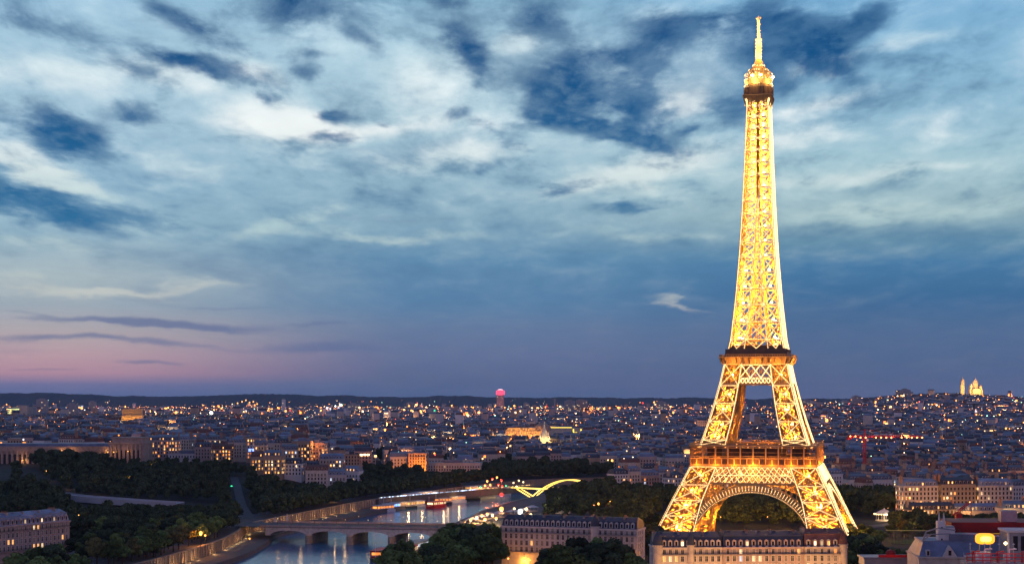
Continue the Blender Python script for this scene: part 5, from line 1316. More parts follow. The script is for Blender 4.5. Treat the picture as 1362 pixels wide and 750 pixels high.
for px, d, wd, yt in ((30, 3600, 48, 541), (95, 5200, 30, 537), (55, 6000, 40, 531), (122, 6400, 26, 534), (880, 7000, 40, 534), (700, 7400, 30, 536), (545, 7000, 34, 535), (470, 6600, 50, 537), (1075, 7600, 60, 532), (1140, 5600, 30, 527), (1205, 5650, 34, 518)):
    slab_tower(px, d, wd, 24, yt, 'tower_block', {30: 'broad low tower block glowing yellow-green at the far left', 95: 'grey slab block right of the yellow-green one', 55: 'pale tower block behind the yellow-green glow', 122: 'slim grey block left of the golden arch', 880: 'dark block on the skyline left of the iron tower', 700: 'dark block right of the pink-crowned tower', 545: 'dark block on the horizon above the orange cube', 470: 'broad block beside the white stadium lights', 1075: 'broad dark block right behind the iron tower', 1140: 'dark block on the left slope of the hill', 1205: 'block on the skyline of the hill left of the basilica'}[px], 'concrete')
chm = MB(); chm.lathe([(5, -4), (4.2, 40), (3.4, 82), (3.6, 83)], 12); tag(chm.build('factory_chimney', M['concrete'], None, (XP(738, 6000), 6000, 2)), 'thin dark factory chimney sticking up from the horizon', 'chimney')
mb = MB(); gd = 3590
for k in range(7): mb.box(XP(11, gd) + .5, gd - 6, 34 + k * 4.5, XP(35 - k * 1.2, gd), gd - 4, 36.2 + k * 4.5)
M['glow_green'] = emit('lit_office_glass', (.85, .95, .35), 1.3, vary=.4)
o = mb.build('lit_floors', M['glow_green']); tag(o, 'stack of glowing yellow-green office floors at the far left', 'office')
# ------------------------------------------------------------------ great glass hall glowing orange, floodlit spire, yellow-lit roof edge
hd = 2700.0; hl = empty('exhibition_hall', (XP(672, hd), hd, 15), R(-4), 'long exhibition hall glowing orange beside the floodlit spire', 'hall')
mb = MB(); mb.box(0, 0, -20, 74, 30, 17); mb.lathe([(15, 0), (14.5, 5), (12, 9), (7, 12), (2, 13.5)], 16, (64, 15, 17)); 
mb.build('wall', M['stone_buff'], hl)
mb = MB()
for k in range(18): mb.box(1 + k * 4.1, -.5, 2, 2.2 + k * 4.1, .02, 16)
mb.build('column_screen', M['stone'], hl)
M['glow_orange'] = emit('lit_hall_glass', (1, .36, .05), .8, vary=.6)
mb = MB(); mb.frustum(1, 2, 60, 28, 17.05, 3, 22, 9); mb.build('glass_roof', M['glow_orange'], hl)
mb = MB()
for k in range(17): mb.quad((2.5 + k * 4.1, -.1, 3), (4.9 + k * 4.1, -.1, 3), (4.9 + k * 4.1, -.1, 11), (2.5 + k * 4.1, -.1, 11))
mb.build('window_bays', M['win_orange'], hl)
for x_ in (10, 35, 58): point_light('floodlight', (x_, -16, 8), 30000, (1, .4, .06), 1, hl)
sp = empty('church_spire', (XP(724, 2400), 2400, 6), 0, 'white-gold floodlit church spire among the dark roofs', 'church')
mb = MB(); mb.box(-5, -5, -5, 5, 5, 22); mb.lathe([(9.5, 20), (7.5, 25), (4.2, 32), (1.6, 40), (.25, 52)], 8); mb.build('steeple', M['stone_white'], sp)
mb = MB()
for x_, y_ in ((-5.4, -5.4), (5.4, -5.4), (-5.4, 5.4), (5.4, 5.4)): mb.lathe([(1.1, 16), (1.1, 26), (.1, 33)], 8, (x_, y_, 0))
mb.box(-12, 3, -5, 12, 30, 14); mb.frustum(-12, 3, 12, 30, 14, 11, 24, 1); mb.build('nave', M['stone'], sp)
for x_, y_ in ((-9, -13), (9, -13), (14, 2)): point_light('floodlight', (x_, y_, 20), 20000, (1, .66, .2), 1, sp)
sp.scale = (1.1, 1.1, .92)
ml = MB(); ml.box(0, 0, -6, 64, 16, 24); ml.box(-1, -1, 24, 65, 17, 25.2)
ho = ml.build('long_mansion', M['stone'], None, (XP(729, 2900), 2900, 8)); tag(ho, 'long mansion with a yellow-lit roof edge behind the floodlit spire', 'building')
lb = MB(); lb.box(1, -1.6, 25.3, 44, -1.1, 26.4); lb.box(46, -.6, 8, 48, -.1, 23); lb.box(60, -.6, 8, 62, -.1, 23); lb.box(48, -.6, 15, 60, -.1, 17); lb.build('light_strip', emit('yellow_strip', (1, .75, .1), 2.2), ho)

# ------------------------------------------------------------------ stone bridge on five arches
BL_, BRr = Vector((-166, 1064.0)), Vector((-24, 1036.0)); bu_ = (BRr - BL_).normalized(); LBr = (BRr - BL_).length; ba = math.atan2(bu_.y, bu_.x)
br = empty('stone_bridge', (BL_.x, BL_.y, 0), ba, 'low stone bridge with segmental arches crossing the blue river', 'bridge')
BW = 36.0; NSP = 5; sp_ = LBr / NSP; pw = 3.6; zs, zc_, zd = -3.6, -.4, 1.6
mb = MB()
for k in range(NSP):
    x0, x1 = k * sp_ + pw / 2, (k + 1) * sp_ - pw / 2; n_ = 14; pts = []
    for j in range(n_ + 1):
        t = -1 + 2 * j / n_; pts.append((x0 + (x1 - x0) * j / n_, zs + (zc_ - zs) * math.sqrt(max(0, 1 - t * t * .96))))
    for (a, za), (b_, zb_) in zip(pts, pts[1:]):
        mb.quad((a, 0, za), (b_, 0, zb_), (b_, 0, zd), (a, 0, zd)); mb.quad((b_, BW, zb_), (a, BW, za), (a, BW, zd), (b_, BW, zd)); mb.quad((b_, 0, zb_), (a, 0, za), (a, BW, za), (b_, BW, zb_))
        mb.quad((a, -.25, za + .02), (b_, -.25, zb_ + .02), (b_, -.25, zb_ + .85), (a, -.25, za + .85)); mb.quad((a, -.25, za + .02), (a, 0, za), (b_, 0, zb_), (b_, -.25, zb_ + .02)); mb.quad((a, -.25, za + .85), (b_, -.25, zb_ + .85), (b_, 0, zb_ + .9), (a, 0, za + .9))
for k in range(NSP + 1):
    x = k * sp_; mb.box(x - pw / 2, -.12, zs - .2, x + pw / 2, BW + .12, zd - .02)
mb.build('arch_span', M['stone'], br)
for k in range(1, NSP):
    pm = MB(); x = k * sp_; pm.prism([(x - pw / 2 - .6, .5), (x - pw / 2 - .3, -1.6), (x, -3.2), (x + pw / 2 + .3, -1.6), (x + pw / 2 + .6, .5), (x + pw / 2 + .6, BW - .5), (x, BW + 3), (x - pw / 2 - .6, BW - .5)], WZ - 4, zs - .15); pm.prism([(x - pw / 2 - .9, .5), (x, -3.6), (x + pw / 2 + .9, .5), (x + pw / 2 + .9, BW), (x - pw / 2 - .9, BW)], zs - .15, zs + .25)
    pm.build('pier', M['quaystone'], br)
dk = MB(); dk.box(-26, -.6, zd, LBr + 24, BW + .6, zd + .35); dk.build('deck', M['asphalt'], br)
for y_ in (-.6, BW + .2):
    pm = MB(); pm.box(-6, y_, zd + .36, LBr + 6, y_ + .45, zd + 1.35); pm.box(-6, y_ - .1, zd + 1.35, LBr + 6, y_ + .55, zd + 1.55)
    for k in range(int(LBr / 7)): pm.box(k * 7, y_ - .06, zd + .36, k * 7 + .9, y_ + .51, zd + 1.345)
    pm.build('parapet', M['stone_rose'], br)
for y_, w_ in ((.5, 4.5), (BW - 5, 4.5)):
    pm = MB(); pm.box(-6, y_, zd + .355, LBr + 6, y_ + w_, zd + .5); pm.build('footway', M['quaypave'], br)
mk = MB()
for k in range(int(LBr / 6)): mk.box(k * 6, BW / 2 - .1, zd + .352, k * 6 + 3, BW / 2 + .1, zd + .36)
mk.build('road_marking', M['white_metal'], br)
def pedestal(px, py, lab):
    v = G(px, py, 1.9); mb = MB(); mb.box(-1.6, -1.6, 0, 1.6, 1.6, 4.6); mb.box(-1.9, -1.9, 4.6, 1.9, 1.9, 5.1)
    o = empty('pedestal_statue', (v.x, v.y, .8), 0, lab, 'statue'); o.scale = (.55, .55, .55); mb.build('pedestal', M['stone_white'], o)
    st_ = MB(); st_.lathe([(.9, 5.1), (.8, 6.2), (.5, 7.0), (.62, 7.8), (.4, 8.5), (.22, 8.7), (.34, 9.0), (.3, 9.4), (.05, 9.6)], 10); st_.bar((.5, 0, 8.2), (1.1, -.4, 7.2), .3); st_.bar((-.5, 0, 8.2), (-.9, -.5, 7.3), .3)
    st_.bar((1.3, 0, 5.1), (1.3, 0, 6.4), .35); st_.bar((-1.2, .2, 6.4), (1.7, .2, 6.5), .75); st_.build('figure', M['stone'], o)
pedestal(382, 690, 'statue on a pale pedestal at the left end of the stone bridge'); pedestal(366, 694, 'statue on a pale pedestal at the near left corner of the stone bridge')
# ------------------------------------------------------------------ arched footbridge, outlined in lamps
fb0 = Vector((XP(689, 1520), 1520, 0)); fb1 = Vector((XP(764, 1474), 1474, 0)); fd = fb1 - fb0; FL = fd.length
fbr = empty('arched_footbridge', (fb0.x, fb0.y, 0), math.atan2(fd.y, fd.x), 'arched iron footbridge outlined in yellow lamps beyond the river bend', 'bridge')
GL = emit('bridge_lamp_line', (1, .60, .10), 2.6)
mb, bb = MB(), MB()
xa, xm = FL * .02, FL * .28
for y_ in (-3, 3):
    mb.bar((-70, y_, 1.5), (FL * 1.7, y_, 1.5), .7); bb.bar((-6, y_ - .5, 2.2), (FL * .62, y_ - .5, 2.2), .7)
    mb.bar((xa, y_, 1.2), (xm, y_, -7.0), .8); bb.bar((xa, y_ - .6, 1.2), (xm, y_ - .6, -6.6), .8)
    pts = []
    for k in range(25):
        t = k / 24; x = xm + (FL * 1.45 - xm) * t; z = -7.0 + 19.0 * math.sin(math.pi * (t * .86)) ** .85 if t > 0 else -7.0
        pts.append((x, z))
    for (a, za), (b_, zb_) in zip(pts, pts[1:]): mb.bar((a, y_, za), (b_, y_, zb_), .8); bb.bar((a, y_ - .6, za + .1), (b_, y_ - .6, zb_ + .1), .8)
    for k in range(6, 22, 2): mb.bar((pts[k][0], y_, 1.5), (pts[k][0], y_, pts[k][1]), .35)
for k in range(8, 20, 2):
    bb.octa((pts[k][0], -3.5, 4.4), .5)
mb.box(-70, -2.6, 1.7, FL * 1.7, 2.6, 1.95)
fi = mb.build('truss', M['grey_metal'], fbr); bb.build('light_net', GL, fi)['kind'] = 'stuff'
for k in range(3): point_light('lamp_light', (FL * (.15 + .25 * k), -7, -2), 6000, (1, .7, .25), .6, fi)
# far road bridge deck with white-blue lamps along the right of the moored boats
va_, vb_ = Vector((XP(500, 1372), 1372)), Vector((XP(690, 1560), 1560))
rdk = empty('quay_viaduct', (va_.x, va_.y, 0), math.atan2(vb_.y - va_.y, vb_.x - va_.x), 'long riverside roadway edged by a line of blue-white lamps above the moored boats', 'roadway')
LV_ = (vb_ - va_).length; mb = MB(); mb.box(0, -3, -5, LV_, 6, .6); mb.box(0, -3.3, .6, LV_, -2.9, 1.6); mb.build('deck', M['quaypave'], rdk)
lb = MB()
lb.box(0, -3.5, 1.65, LV_ * .66, -3.1, 2.3); lb.build('lamp_line', emit('blue_white_line', (.55, .72, 1), 1.6, vary=.9), rdk)
lb = MB(); lb.box(LV_ * .66, -3.5, 1.65, LV_ * 1.1, -3.1, 2.2); lb.build('lamp_line', emit('amber_line', (1, .6, .25), .9, vary=.8), rdk)

# ------------------------------------------------------------------ boats
def boat(px, py, L, W, rot, label, hullm='white_metal', cab='render', pane='win_pale', decks=1, group=None, glow=0, kind='boat'):
    v = G(px, py, WZ); o = empty('river_boat', (v.x, v.y, WZ), R(rot), label, kind, group); o.scale = (1.35, 1.5, 1.7)
    h = MB(); n_ = 9; s_ = []
    for k in range(n_ + 1):
        t = k / n_; wv = W / 2 * (min(1, (t / .18) ** .6) if t < .18 else (1 if t < .85 else 1 - .35 * (t - .85) / .15)); s_.append((L * (t - .5), wv))
    vs = []
    for x, wv in s_: vs += [(x, -wv * .8, -.8), (x, -wv, 1.3), (x, wv, 1.3), (x, wv * .8, -.8)]
    fs = []
    for k in range(n_):
        a = 4 * k; fs += [(a, a + 4, a + 5, a + 1), (a + 1, a + 5, a + 6, a + 2), (a + 2, a + 6, a + 7, a + 3)]
    fs += [(0, 1, 2, 3), (4 * n_ + 3, 4 * n_ + 2, 4 * n_ + 1, 4 * n_)]
    h.add(vs, fs); h.build('hull', M[hullm], o)
    for d_ in range(decks):
        z0 = 1.3 + 2.7 * d_; x0, x1 = -L * (.30 - .06 * d_), L * (.42 - .08 * d_); w2 = W * .40
        c_ = MB(); c_.box(x0, -w2, z0, x1, w2, z0 + 2.3); c_.box(x0 - .4, -w2 - .3, z0 + 2.3, x1 + .4, w2 + .3, z0 + 2.5); co = c_.build('cabin', M[cab], o)
        nwin = max(2, int((x1 - x0) / 2.4)); pw_ = (x1 - x0) / nwin * .7
        for sgn in (-1, 1):
            for k in range(nwin):
                xx = x0 + (x1 - x0) * (k + .15) / nwin; p_ = MB(); p_.quad((xx, sgn * (w2 + .03), z0 + .8), (xx + pw_, sgn * (w2 + .03), z0 + .8), (xx + pw_, sgn * (w2 + .03), z0 + 1.9), (xx, sgn * (w2 + .03), z0 + 1.9)); p_.build('window', M[pane], co)
        p_ = MB(); p_.quad((x0 - .03, -w2 + .5, z0 + .9), (x0 - .03, w2 - .5, z0 + .9), (x0 - .03, w2 - .5, z0 + 1.9), (x0 - .03, -w2 + .5, z0 + 1.9))
        p_.build('windscreen', M[pane], co)
    m_ = MB(); m_.bar((-L * .36, 0, 1.3), (-L * .36, 0, 6), .14); m_.octa((-L * .36, 0, 6.1), .3); m_.build('mast', M['white_metal'], o)
    rl = MB(); rl.path([(x, -wv * .97, 2.2) for x, wv in s_], .07); rl.path([(x, wv * .97, 2.2) for x, wv in s_], .07); rl.build('railing', M['white_metal'], o)
    if glow: point_light('cabin_light', (0, -W, 4), glow * 3, (1, .6, .25), .5, o)
    return o
boat(508, 681, 22, 5, 52, 'pale houseboat moored nearest to the stone bridge', 'white_metal', 'render', 'win_orange')
boat(519, 678.5, 18, 5, 55, 'small boat with a bright blue lamp at its stern', 'dark_hull', 'render', 'lamp_blue')
boat(534, 676.5, 26, 6, 48, 'houseboat with an orange-lit cabin next to the blue-lamped boat', 'dark_hull', 'stone', 'win_warm', 1, None, 900)
boat(546, 671.5, 24, 6, 50, 'white barge with warm lit upper deck behind the orange-lit houseboat', 'white_metal', 'render', 'win_warm', 2, None, 1200)
boat(562, 669, 34, 7, 46, 'largest lit restaurant barge with two glowing decks', 'white_metal', 'render', 'win_warm', 2, None, 2500)
boat(579, 675.5, 20, 6, 58, 'red-hulled tour boat out on the water', 'red_paint', 'red_paint', 'win_pale', 1, None, 500)
boat(596, 666, 26, 6, 42, 'white cruise boat with a row of white lamps', 'white_metal', 'render', 'lamp_pale', 1, None, 900)
boat(612, 663.5, 18, 5, 38, 'dark barge right of the white-lamped cruise boat', 'dark_hull', 'concrete', 'win_pale')
boat(634, 660.5, 34, 7, 34, 'long cream ferry moored near the river bend', 'white_metal', 'render', 'win_warm', 2, None, 1200)
boat(655, 658.5, 30, 6, 30, 'white boat at the river bend under the red lamps', 'white_metal', 'render', 'win_pale')
boat(536, 741, 34, 7, 78, 'near tour boat with a red awning in the lower middle', 'red_paint', 'red_paint', 'win_pale', 1, None, 900)
boat(552, 733, 30, 7, 72, 'grey tour boat with a white roof strip behind the red-awning boat', 'white_metal', 'grey_metal', 'win_cool', 1, None, 300)
boat(506, 744, 24, 6, 80, 'red-lit boat left of the red-awning tour boat', 'dark_hull', 'red_paint', 'win_orange', 1, None, 500)
for px, py, L_, rt, lab, hm, cb_, pn, gl in ((527, 674, 18, 50, 'dark houseboat with warm windows behind the blue-lamped boat', 'dark_hull', 'stone', 'win_warm', 500), (553, 675, 16, 52, 'small cream launch left of the red-hulled tour boat', 'white_metal', 'render', 'win_warm', 400), (588, 671, 16, 46, 'small dark launch right of the red-hulled tour boat', 'dark_hull', 'concrete', 'win_orange', 300), (604, 668.5, 20, 42, 'pale launch with orange windows in front of the white-lamped cruise boat', 'white_metal', 'render', 'win_orange', 500), (622, 665, 20, 36, 'grey barge between the dark barge and the cream ferry', 'dark_hull', 'grey_metal', 'win_warm', 400), (644, 663, 18, 34, 'low white launch in front of the cream ferry', 'white_metal', 'render', 'win_pale', 300)):
    boat(px, py, L_, 5, rt, lab, hm, cb_, pn, 1, None, gl)
v = G(340, 727, WZ); mb = MB(); mb.box(-9, -2.2, -.6, 9, 2.2, .9)
pn_ = empty('mooring_pontoon', (v.x - 4, v.y, WZ), R(80), 'dark pontoon with one yellow lamp against the left quay', 'pontoon'); mb.build('float', M['dark_hull'], pn_)
mb = MB(); mb.bar((0, 0, .9), (0, 0, 5.2), .18); mb.build('post', M['post'], pn_); mb = MB(); mb.octa((0, 0, 5.5), .75); lh = mb.build('lamp_head', M['lamp_warm'], pn_); point_light('lamp_light', (0, 0, 5.5), 1500, (1, .6, .15), .5, lh)

# ------------------------------------------------------------------ street lamps and other lamps
lamp_src = {}
def lamp(x, y, z, h, colr, power, label, r=.55, group='street lamps', cat='street lamp', name='street_lamp', light=(1, .5, .15)):
    o = empty(name, (x, y, z), 0, label, cat, group)
    if ('p', h) not in lamp_src:
        mb = MB(); mb.lathe([(.22, 0), (.16, .8), (.09, 1.0), (.08, h)], 8); mb.bar((0, 0, h - .15), (0, 0, h + .1), .3); p_ = mb.build('post', M['post'], o); lamp_src[('p', h)] = p_.data
    else:
        p_ = bpy.data.objects.new('post', lamp_src[('p', h)]); col.objects.link(p_); p_.parent = o
    if (colr, r) not in lamp_src:
        mb = MB(); mb.lathe([(.15 * r, 0), (.8 * r, .35 * r), (r, r), (.8 * r, 1.65 * r), (.15 * r, 2 * r)], 10); hd = mb.build('lamp_head', M[colr], o); lamp_src[(colr, r)] = hd.data
    else:
        hd = bpy.data.objects.new('lamp_head', lamp_src[(colr, r)]); col.objects.link(hd); hd.parent = o
    hd.location = (0, 0, h + .1)
    if power: point_light('lamp_light', (0, 0, h - .2), power, light, .5, o)
    return o
def plamp(px, py, z, colr, power, label, r=.55, h=7.0, group=None, light=(1, .5, .15), zg=None, name='street_lamp', cat='street lamp'):
    v = G(px, py, z); lamp(v.x, v.y, z - h, h, colr, power, label, r, group, cat, name, light)
plamp(267, 711, 7.5, 'lamp_warm', 7000, 'orange street lamp among the quay trees', 1.1, light=(1, .36, .05)); plamp(273, 713, 6, 'lamp_warm', 2500, 'second orange lamp just right of the brightest one in the quay trees', .6, light=(1, .36, .05))
plamp(308, 648, 12, 'lamp_green', 900, 'green traffic light on the cross street', .9, light=(.1, 1, .5), name='traffic_light', cat='traffic light')
for k, (px, py) in enumerate(((293, 634), (299, 631), (303, 636), (297, 640))): plamp(px, py, 14, 'lamp_warm', 1600, 'orange lamp among the trees above the green traffic light', .8, group='orange lamps above the green light', light=(1, .36, .05))
plamp(667, 679.5, 2, 'lamp_warm', 16000, 'big orange floodlamp on the near bank of the river bend', 1.7, 8, light=(1, .42, .1)); plamp(692, 683, 2, 'lamp_white', 16000, 'dazzling white floodlamp right of the orange one on the near bank', 1.7, 8, light=(1, .9, .7))
plamp(667, 660, 6, 'lamp_red', 5000, 'red lamp mast above the big orange floodlamp', 1.6, 10, light=(1, .05, .1))
for k, (px, py, c_) in enumerate(((626, 693, 'lamp_warm'), (634, 690, 'lamp_pale'), (641, 687, 'lamp_warm'), (648, 685, 'lamp_warm'), (655, 687, 'lamp_pale'), (660, 691, 'lamp_warm'), (645, 692, 'lamp_warm'), (676, 689, 'lamp_warm'), (684, 678, 'lamp_pale'), (700, 678, 'lamp_pale'), (706, 686, 'lamp_pale'))):
    plamp(px, py, 4.6, c_, 9000, 'lamp among the lit quayside stalls on the near bank', .95, 4.2, group='lamps of the quayside stalls', light=(1, .58, .2))
for k, (px, py, c_) in enumerate(((648, 641, 'lamp_warm'), (655, 638, 'lamp_red'), (661, 636, 'lamp_warm'), (667, 640, 'lamp_red'), (652, 646, 'lamp_warm'), (663, 646, 'lamp_red'), (668, 648, 'lamp_red'), (645, 647, 'lamp_warm'))):
    plamp(px, py, 9, c_, 7000, '%s lamp in the red glowing cluster at the river bend' % ('red' if c_ == 'lamp_red' else 'orange'), 1.0, 8, group='%s lamps at the river bend' % ('red' if c_ == 'lamp_red' else 'orange'), light=(1, .14, .04))
for k, (px, py) in enumerate(((683, 643), (690, 640), (696, 642), (687, 648))): plamp(px, py, 8, 'lamp_pale', 1200, 'yellow-white lamp between the red cluster and the footbridge', .8, 7, group='yellow lamps at the footbridge end', light=(1, .75, .3))
plamp(639, 649, 6, 'lamp_green', 500, 'green traffic light left of the red lamp cluster', .9, 6, light=(.1, 1, .5), name='traffic_light', cat='traffic light'); plamp(673, 647, 6, 'lamp_green', 500, 'green traffic light right of the red lamp cluster', .8, 6, light=(.1, 1, .5), name='traffic_light', cat='traffic light')
for k, (px, py) in enumerate(((813, 664), (819, 661), (826, 664), (833, 660), (822, 668), (838, 658), (796, 671), (790, 674))): plamp(px, py, 6, 'lamp_warm', 3000, 'orange lamp along the busy road left of the tower', .85, 6, group='orange lamps on the road left of the tower', light=(1, .36, .05))
plamp(816, 680, 5, 'lamp_green', 400, 'green traffic light below the orange road lamps', .7, 5, light=(.1, 1, .5), name='traffic_light', cat='traffic light'); plamp(825, 677, 5, 'lamp_pale', 900, 'white lamp beside the green traffic light below the orange road lamps', .7, 5)
plamp(697, 746, 3.5, 'lamp_warm', 5200, 'street lamp against the orange end wall of the lavender residence', .6, 5, light=(1, .36, .04))
for px, d, e in ((676, 820, 2600), (705, 812, 2600), (722, 806, 1500), (790, 788, 1500), (858, 799, 5000)):
    lamp(XP(px, d), d, 0, 5, 'lamp_warm', e, 'orange street lamp at the foot of the lavender residence', .45, 'street lamps below the lavender residence', light=(1, .36, .05))
for px, d in ((880, 690), (905, 690), (940, 692), (975, 692), (1010, 694), (1045, 696), (1080, 698), (1115, 700)):
    lamp(XP(px, d), d - 6, 0, 7, 'lamp_warm', 15000, 'street lamp in front of the three blocks below the tower', .45, 'street lamps before the blocks below the tower', light=(1, .46, .13))
for i in range(10, len(LBL) - 8, 2):                              # lower-quay lamps that wash the stone wall
    ns_ = normals(LBL)[i]; p = LBL[i] + ns_ * 16.8
    if 850 < p.y < 1330: lamp(p.x, p.y, -5.9, 1.3, 'lamp_warm', 1300, 'small lamp on the lower quay at the foot of the stone wall' + ('' if p.y < 1060 else ' beyond the bridge'), .1, 'lower quay lamps' + ('' if p.y < 1060 else ' beyond the bridge'), light=(1, .55, .22))
for k in range(9):
    for y_ in (2.5, BW - 2.5):
        p = BL_ + bu_ * (6 + k * 16) + Vector((-bu_.y, bu_.x)) * y_; lamp(p.x, p.y, 2.1, 5, 'lamp_pale', 420, 'slim lamp post on the stone bridge', .16, 'lamp posts on the stone bridge')
for (p0, p1, d0, d1, n_) in PARK:
    for k in range(n_):
        px, d = lr.uniform(p0, p1), lr.uniform(d0, d1); X, Y = XP(px, d), d
        if river(X, Y, 26): continue
        lamp(X, Y, max(T(X, Y), 0), lr.uniform(6, 9), 'lamp_warm', lr.uniform(900, 2600), 'small warm lamp added among the dark garden trees', .35, 'lamps among the garden trees', light=(1, .45, .12))
# stadium-bright lamps far off
def far_lamp(px, d, z, colr, r, label, power=0, light=(1, .5, .2), grp=None):
    x = XP(px, d); lamp(x, d, T(x, d), z - T(x, d), colr, power, label, r * .55, grp, 'floodlight', 'flood_mast', light)
far_lamp(281, 2900, ZY(551, 2900), 'lamp_white', 5.2, 'dazzling white-green floodlight right of the golden arch', 60000, (.8, 1, .85))
far_lamp(453, 5200, ZY(540, 5200), 'lamp_white', 6.5, 'bright white floodlight above the middle of the left skyline'); far_lamp(446, 5200, ZY(541, 5200), 'lamp_white', 4, 'smaller white floodlight left of the bright one on the skyline')
far_lamp(478, 4800, ZY(543, 4800), 'lamp_pale', 5, 'pale greenish floodlight right of the bright white one'); far_lamp(112, 4500, ZY(551, 4500), 'lamp_warm', 5, 'orange floodlight between the green-lit block and the golden arch'); far_lamp(115, 4400, ZY(554, 4400), 'lamp_red', 3.5, 'red lamp beside the orange floodlight left of the golden arch')
for k, (px, py) in enumerate(((322, 535), (327, 533), (332, 536), (337, 535), (316, 537), (342, 538))): far_lamp(px, 6500, ZY(py, 6500), 'lamp_warm', 5.2, 'orange lamp in the bright orange cluster on the left horizon', grp='orange cluster on the left horizon')
far_lamp(380, 5500, ZY(548, 5500), 'lamp_warm', 7, 'orange-red floodlight at the foot of the slim lit tower'); far_lamp(386, 5500, ZY(547, 5500), 'lamp_red', 5, 'red floodlight right of the orange-red one by the slim lit tower')
far_lamp(544, 5600, ZY(541, 5600), 'lamp_warm', 6, 'orange floodlight on the skyline left of the pink-crowned tower'); far_lamp(547, 5500, ZY(547, 5500), 'lamp_warm', 6, 'lower orange floodlight on the skyline left of the pink-crowned tower'); far_lamp(684, 5600, ZY(541, 5600), 'lamp_warm', 6.5, 'orange floodlight right of the pink-crowned tower'); far_lamp(745, 5200, ZY(542, 5200), 'lamp_pale', 6, 'pale floodlight between the chimney and the wide dark block')
far_lamp(727, 5200, ZY(541, 5200), 'lamp_red', 4, 'red lamp left of the thin chimney'); far_lamp(855, 6000, ZY(537, 6000), 'lamp_red', 6, 'red lamp on the skyline left of the iron tower'); far_lamp(870, 6000, ZY(536, 6000), 'lamp_warm', 6, 'orange lamp right of the red one on the skyline left of the iron tower')
far_lamp(578, 4900, ZY(547, 4900), 'lamp_green', 5, 'green lamp on the skyline left of the pink-crowned tower'); far_lamp(318, 3200, ZY(566, 3200), 'lamp_pale', 2.5, 'pale lamp on top of the lit slim mast'); far_lamp(149, 2500, ZY(563, 2500), 'lamp_pale', 2.2, 'pale lamp just left of the golden arch foot')
far_lamp(277, 1900, ZY(589, 1900), 'lamp_white', 1.6, 'white lamp above the long low pavilion'); far_lamp(1300, 2900, ZY(560, 2900), 'lamp_pale', 2, 'pale lamp on the slope below the basilica'); far_lamp(1338, 2600, ZY(571, 2600), 'lamp_warm', 3, 'orange lamp at the far right of the slope'); far_lamp(1352, 5000, ZY(534, 5000), 'lamp_warm', 6, 'orange lamp right of the basilica on the hill')
# blue rooftop sign, orange-lit cube wash
sg = MB(); sx_ = XP(331, 1568); sg.box(0, 0, 0, 14, .6, 2.6); so_ = sg.build('rooftop_sign', emit('blue_neon', (.18, .28, 1), 3.2, vary=.6), None, (sx_, 1566, ZY(600, 1568))); tag(so_, 'glowing blue band sign on a rooftop above the bridge-head trees', 'sign')
lg = MB()
for k in range(4): lg.bar((1 + 4 * k, .9, -3.6), (1 + 4 * k, .9, 2.2), .25)
lg.build('sign_frame', M['rail'], so_)
for px_, e in ((548, 7000), (562, 7000)): point_light('floodlight', (XP(px_, 1676), 1676, 14), e * 3, (1, .28, .02), .6)
for px_, d_, z_, e, c_ in ((395, 1508, 30, 7000, (1, .6, .12)), (420, 1530, 44, 6000, (1, .3, .06)), (362, 1395, 12, 9000, (1, .55, .1)), (347, 1418, 16, 6000, (1, .35, .06)), (300, 1532, 14, 9000, (1, .38, .06)), (1285, 1092, 9, 4000, (1, .5, .18)), (1230, 1092, 9, 3000, (1, .5, .18)), (1345, 1076, 9, 5000, (1, .6, .2)), (1260, 1138, 12, 3000, (1, .5, .2)), (1310, 1140, 12, 3000, (1, .5, .2))):
    point_light('facade_light', (XP(px_, d_), d_, z_), e, c_, .5)

# ------------------------------------------------------------------ red tower crane with a string of lamps
cdp = 1500.0; cx0 = XP(1150, cdp); zj = ZY(583, cdp)
cr = empty('tower_crane', (cx0, cdp, 0), 0, 'red tower crane whose jib carries a string of red-orange lamps', 'crane')
def truss(mb, p, q, s_, n_, wd=.28):
    p, q = Vector(p), Vector(q); d = (q - p).normalized(); u = Vector((0, 0, 1)) if abs(d.z) < .9 else Vector((1, 0, 0)); a = d.cross(u).normalized() * s_; b_ = d.cross(a).normalized() * s_
    cs = [a + b_, a - b_, -a - b_, -a + b_]
    for c_ in cs: mb.bar(p + c_, q + c_, wd)
    for k in range(n_):
        f0, f1 = p.lerp(q, k / n_), p.lerp(q, (k + 1) / n_)
        for j in range(4): mb.bar(f0 + cs[j], f1 + cs[(j + 1) % 4], wd * .7); mb.bar(f0 + cs[j], f0 + cs[(j + 1) % 4], wd * .6)
mb = MB(); truss(mb, (0, 0, 0), (0, 0, zj + 1), 1.1, 18, .42); mb.build('mast', M['red_paint'], cr)
mb = MB(); jl = XP(1226, cdp) - cx0; truss(mb, (-16, 0, zj + 2), (jl, 0, zj + 2), .9, 30, .3); truss(mb, (0, 0, zj + 3), (0, 0, zj + 9), .6, 4, .25); mb.bar((0, 0, zj + 9), (jl * .7, 0, zj + 3), .14); mb.bar((0, 0, zj + 9), (-14, 0, zj + 3), .14); mb.box(-17, -1, zj - 1, -13, 1, zj + 1.4); jb = mb.build('jib', M['red_paint'], cr)
RO = emit('crane_lamp', (1, .25, .07), 10)
for k in range(15):
    if k in (4, 9): continue
    mb = MB(); mb.octa((0, 0, 0), .85); mb.build('lamp', RO, jb, (-14 + (jl + 14) * k / 14, -1.4, zj + 1.0 + (1.2 if k < 2 else 0)))
mb = MB(); mb.box(1.3, -1.2, zj - 2.4, 3.6, 1.2, zj); mb.build('cab', M['white_metal'], cr)
for k in range(4): point_light('lamp_light', (-10 + k * 18, -3, zj + .5), 1500, (1, .2, .05), .4, jb)
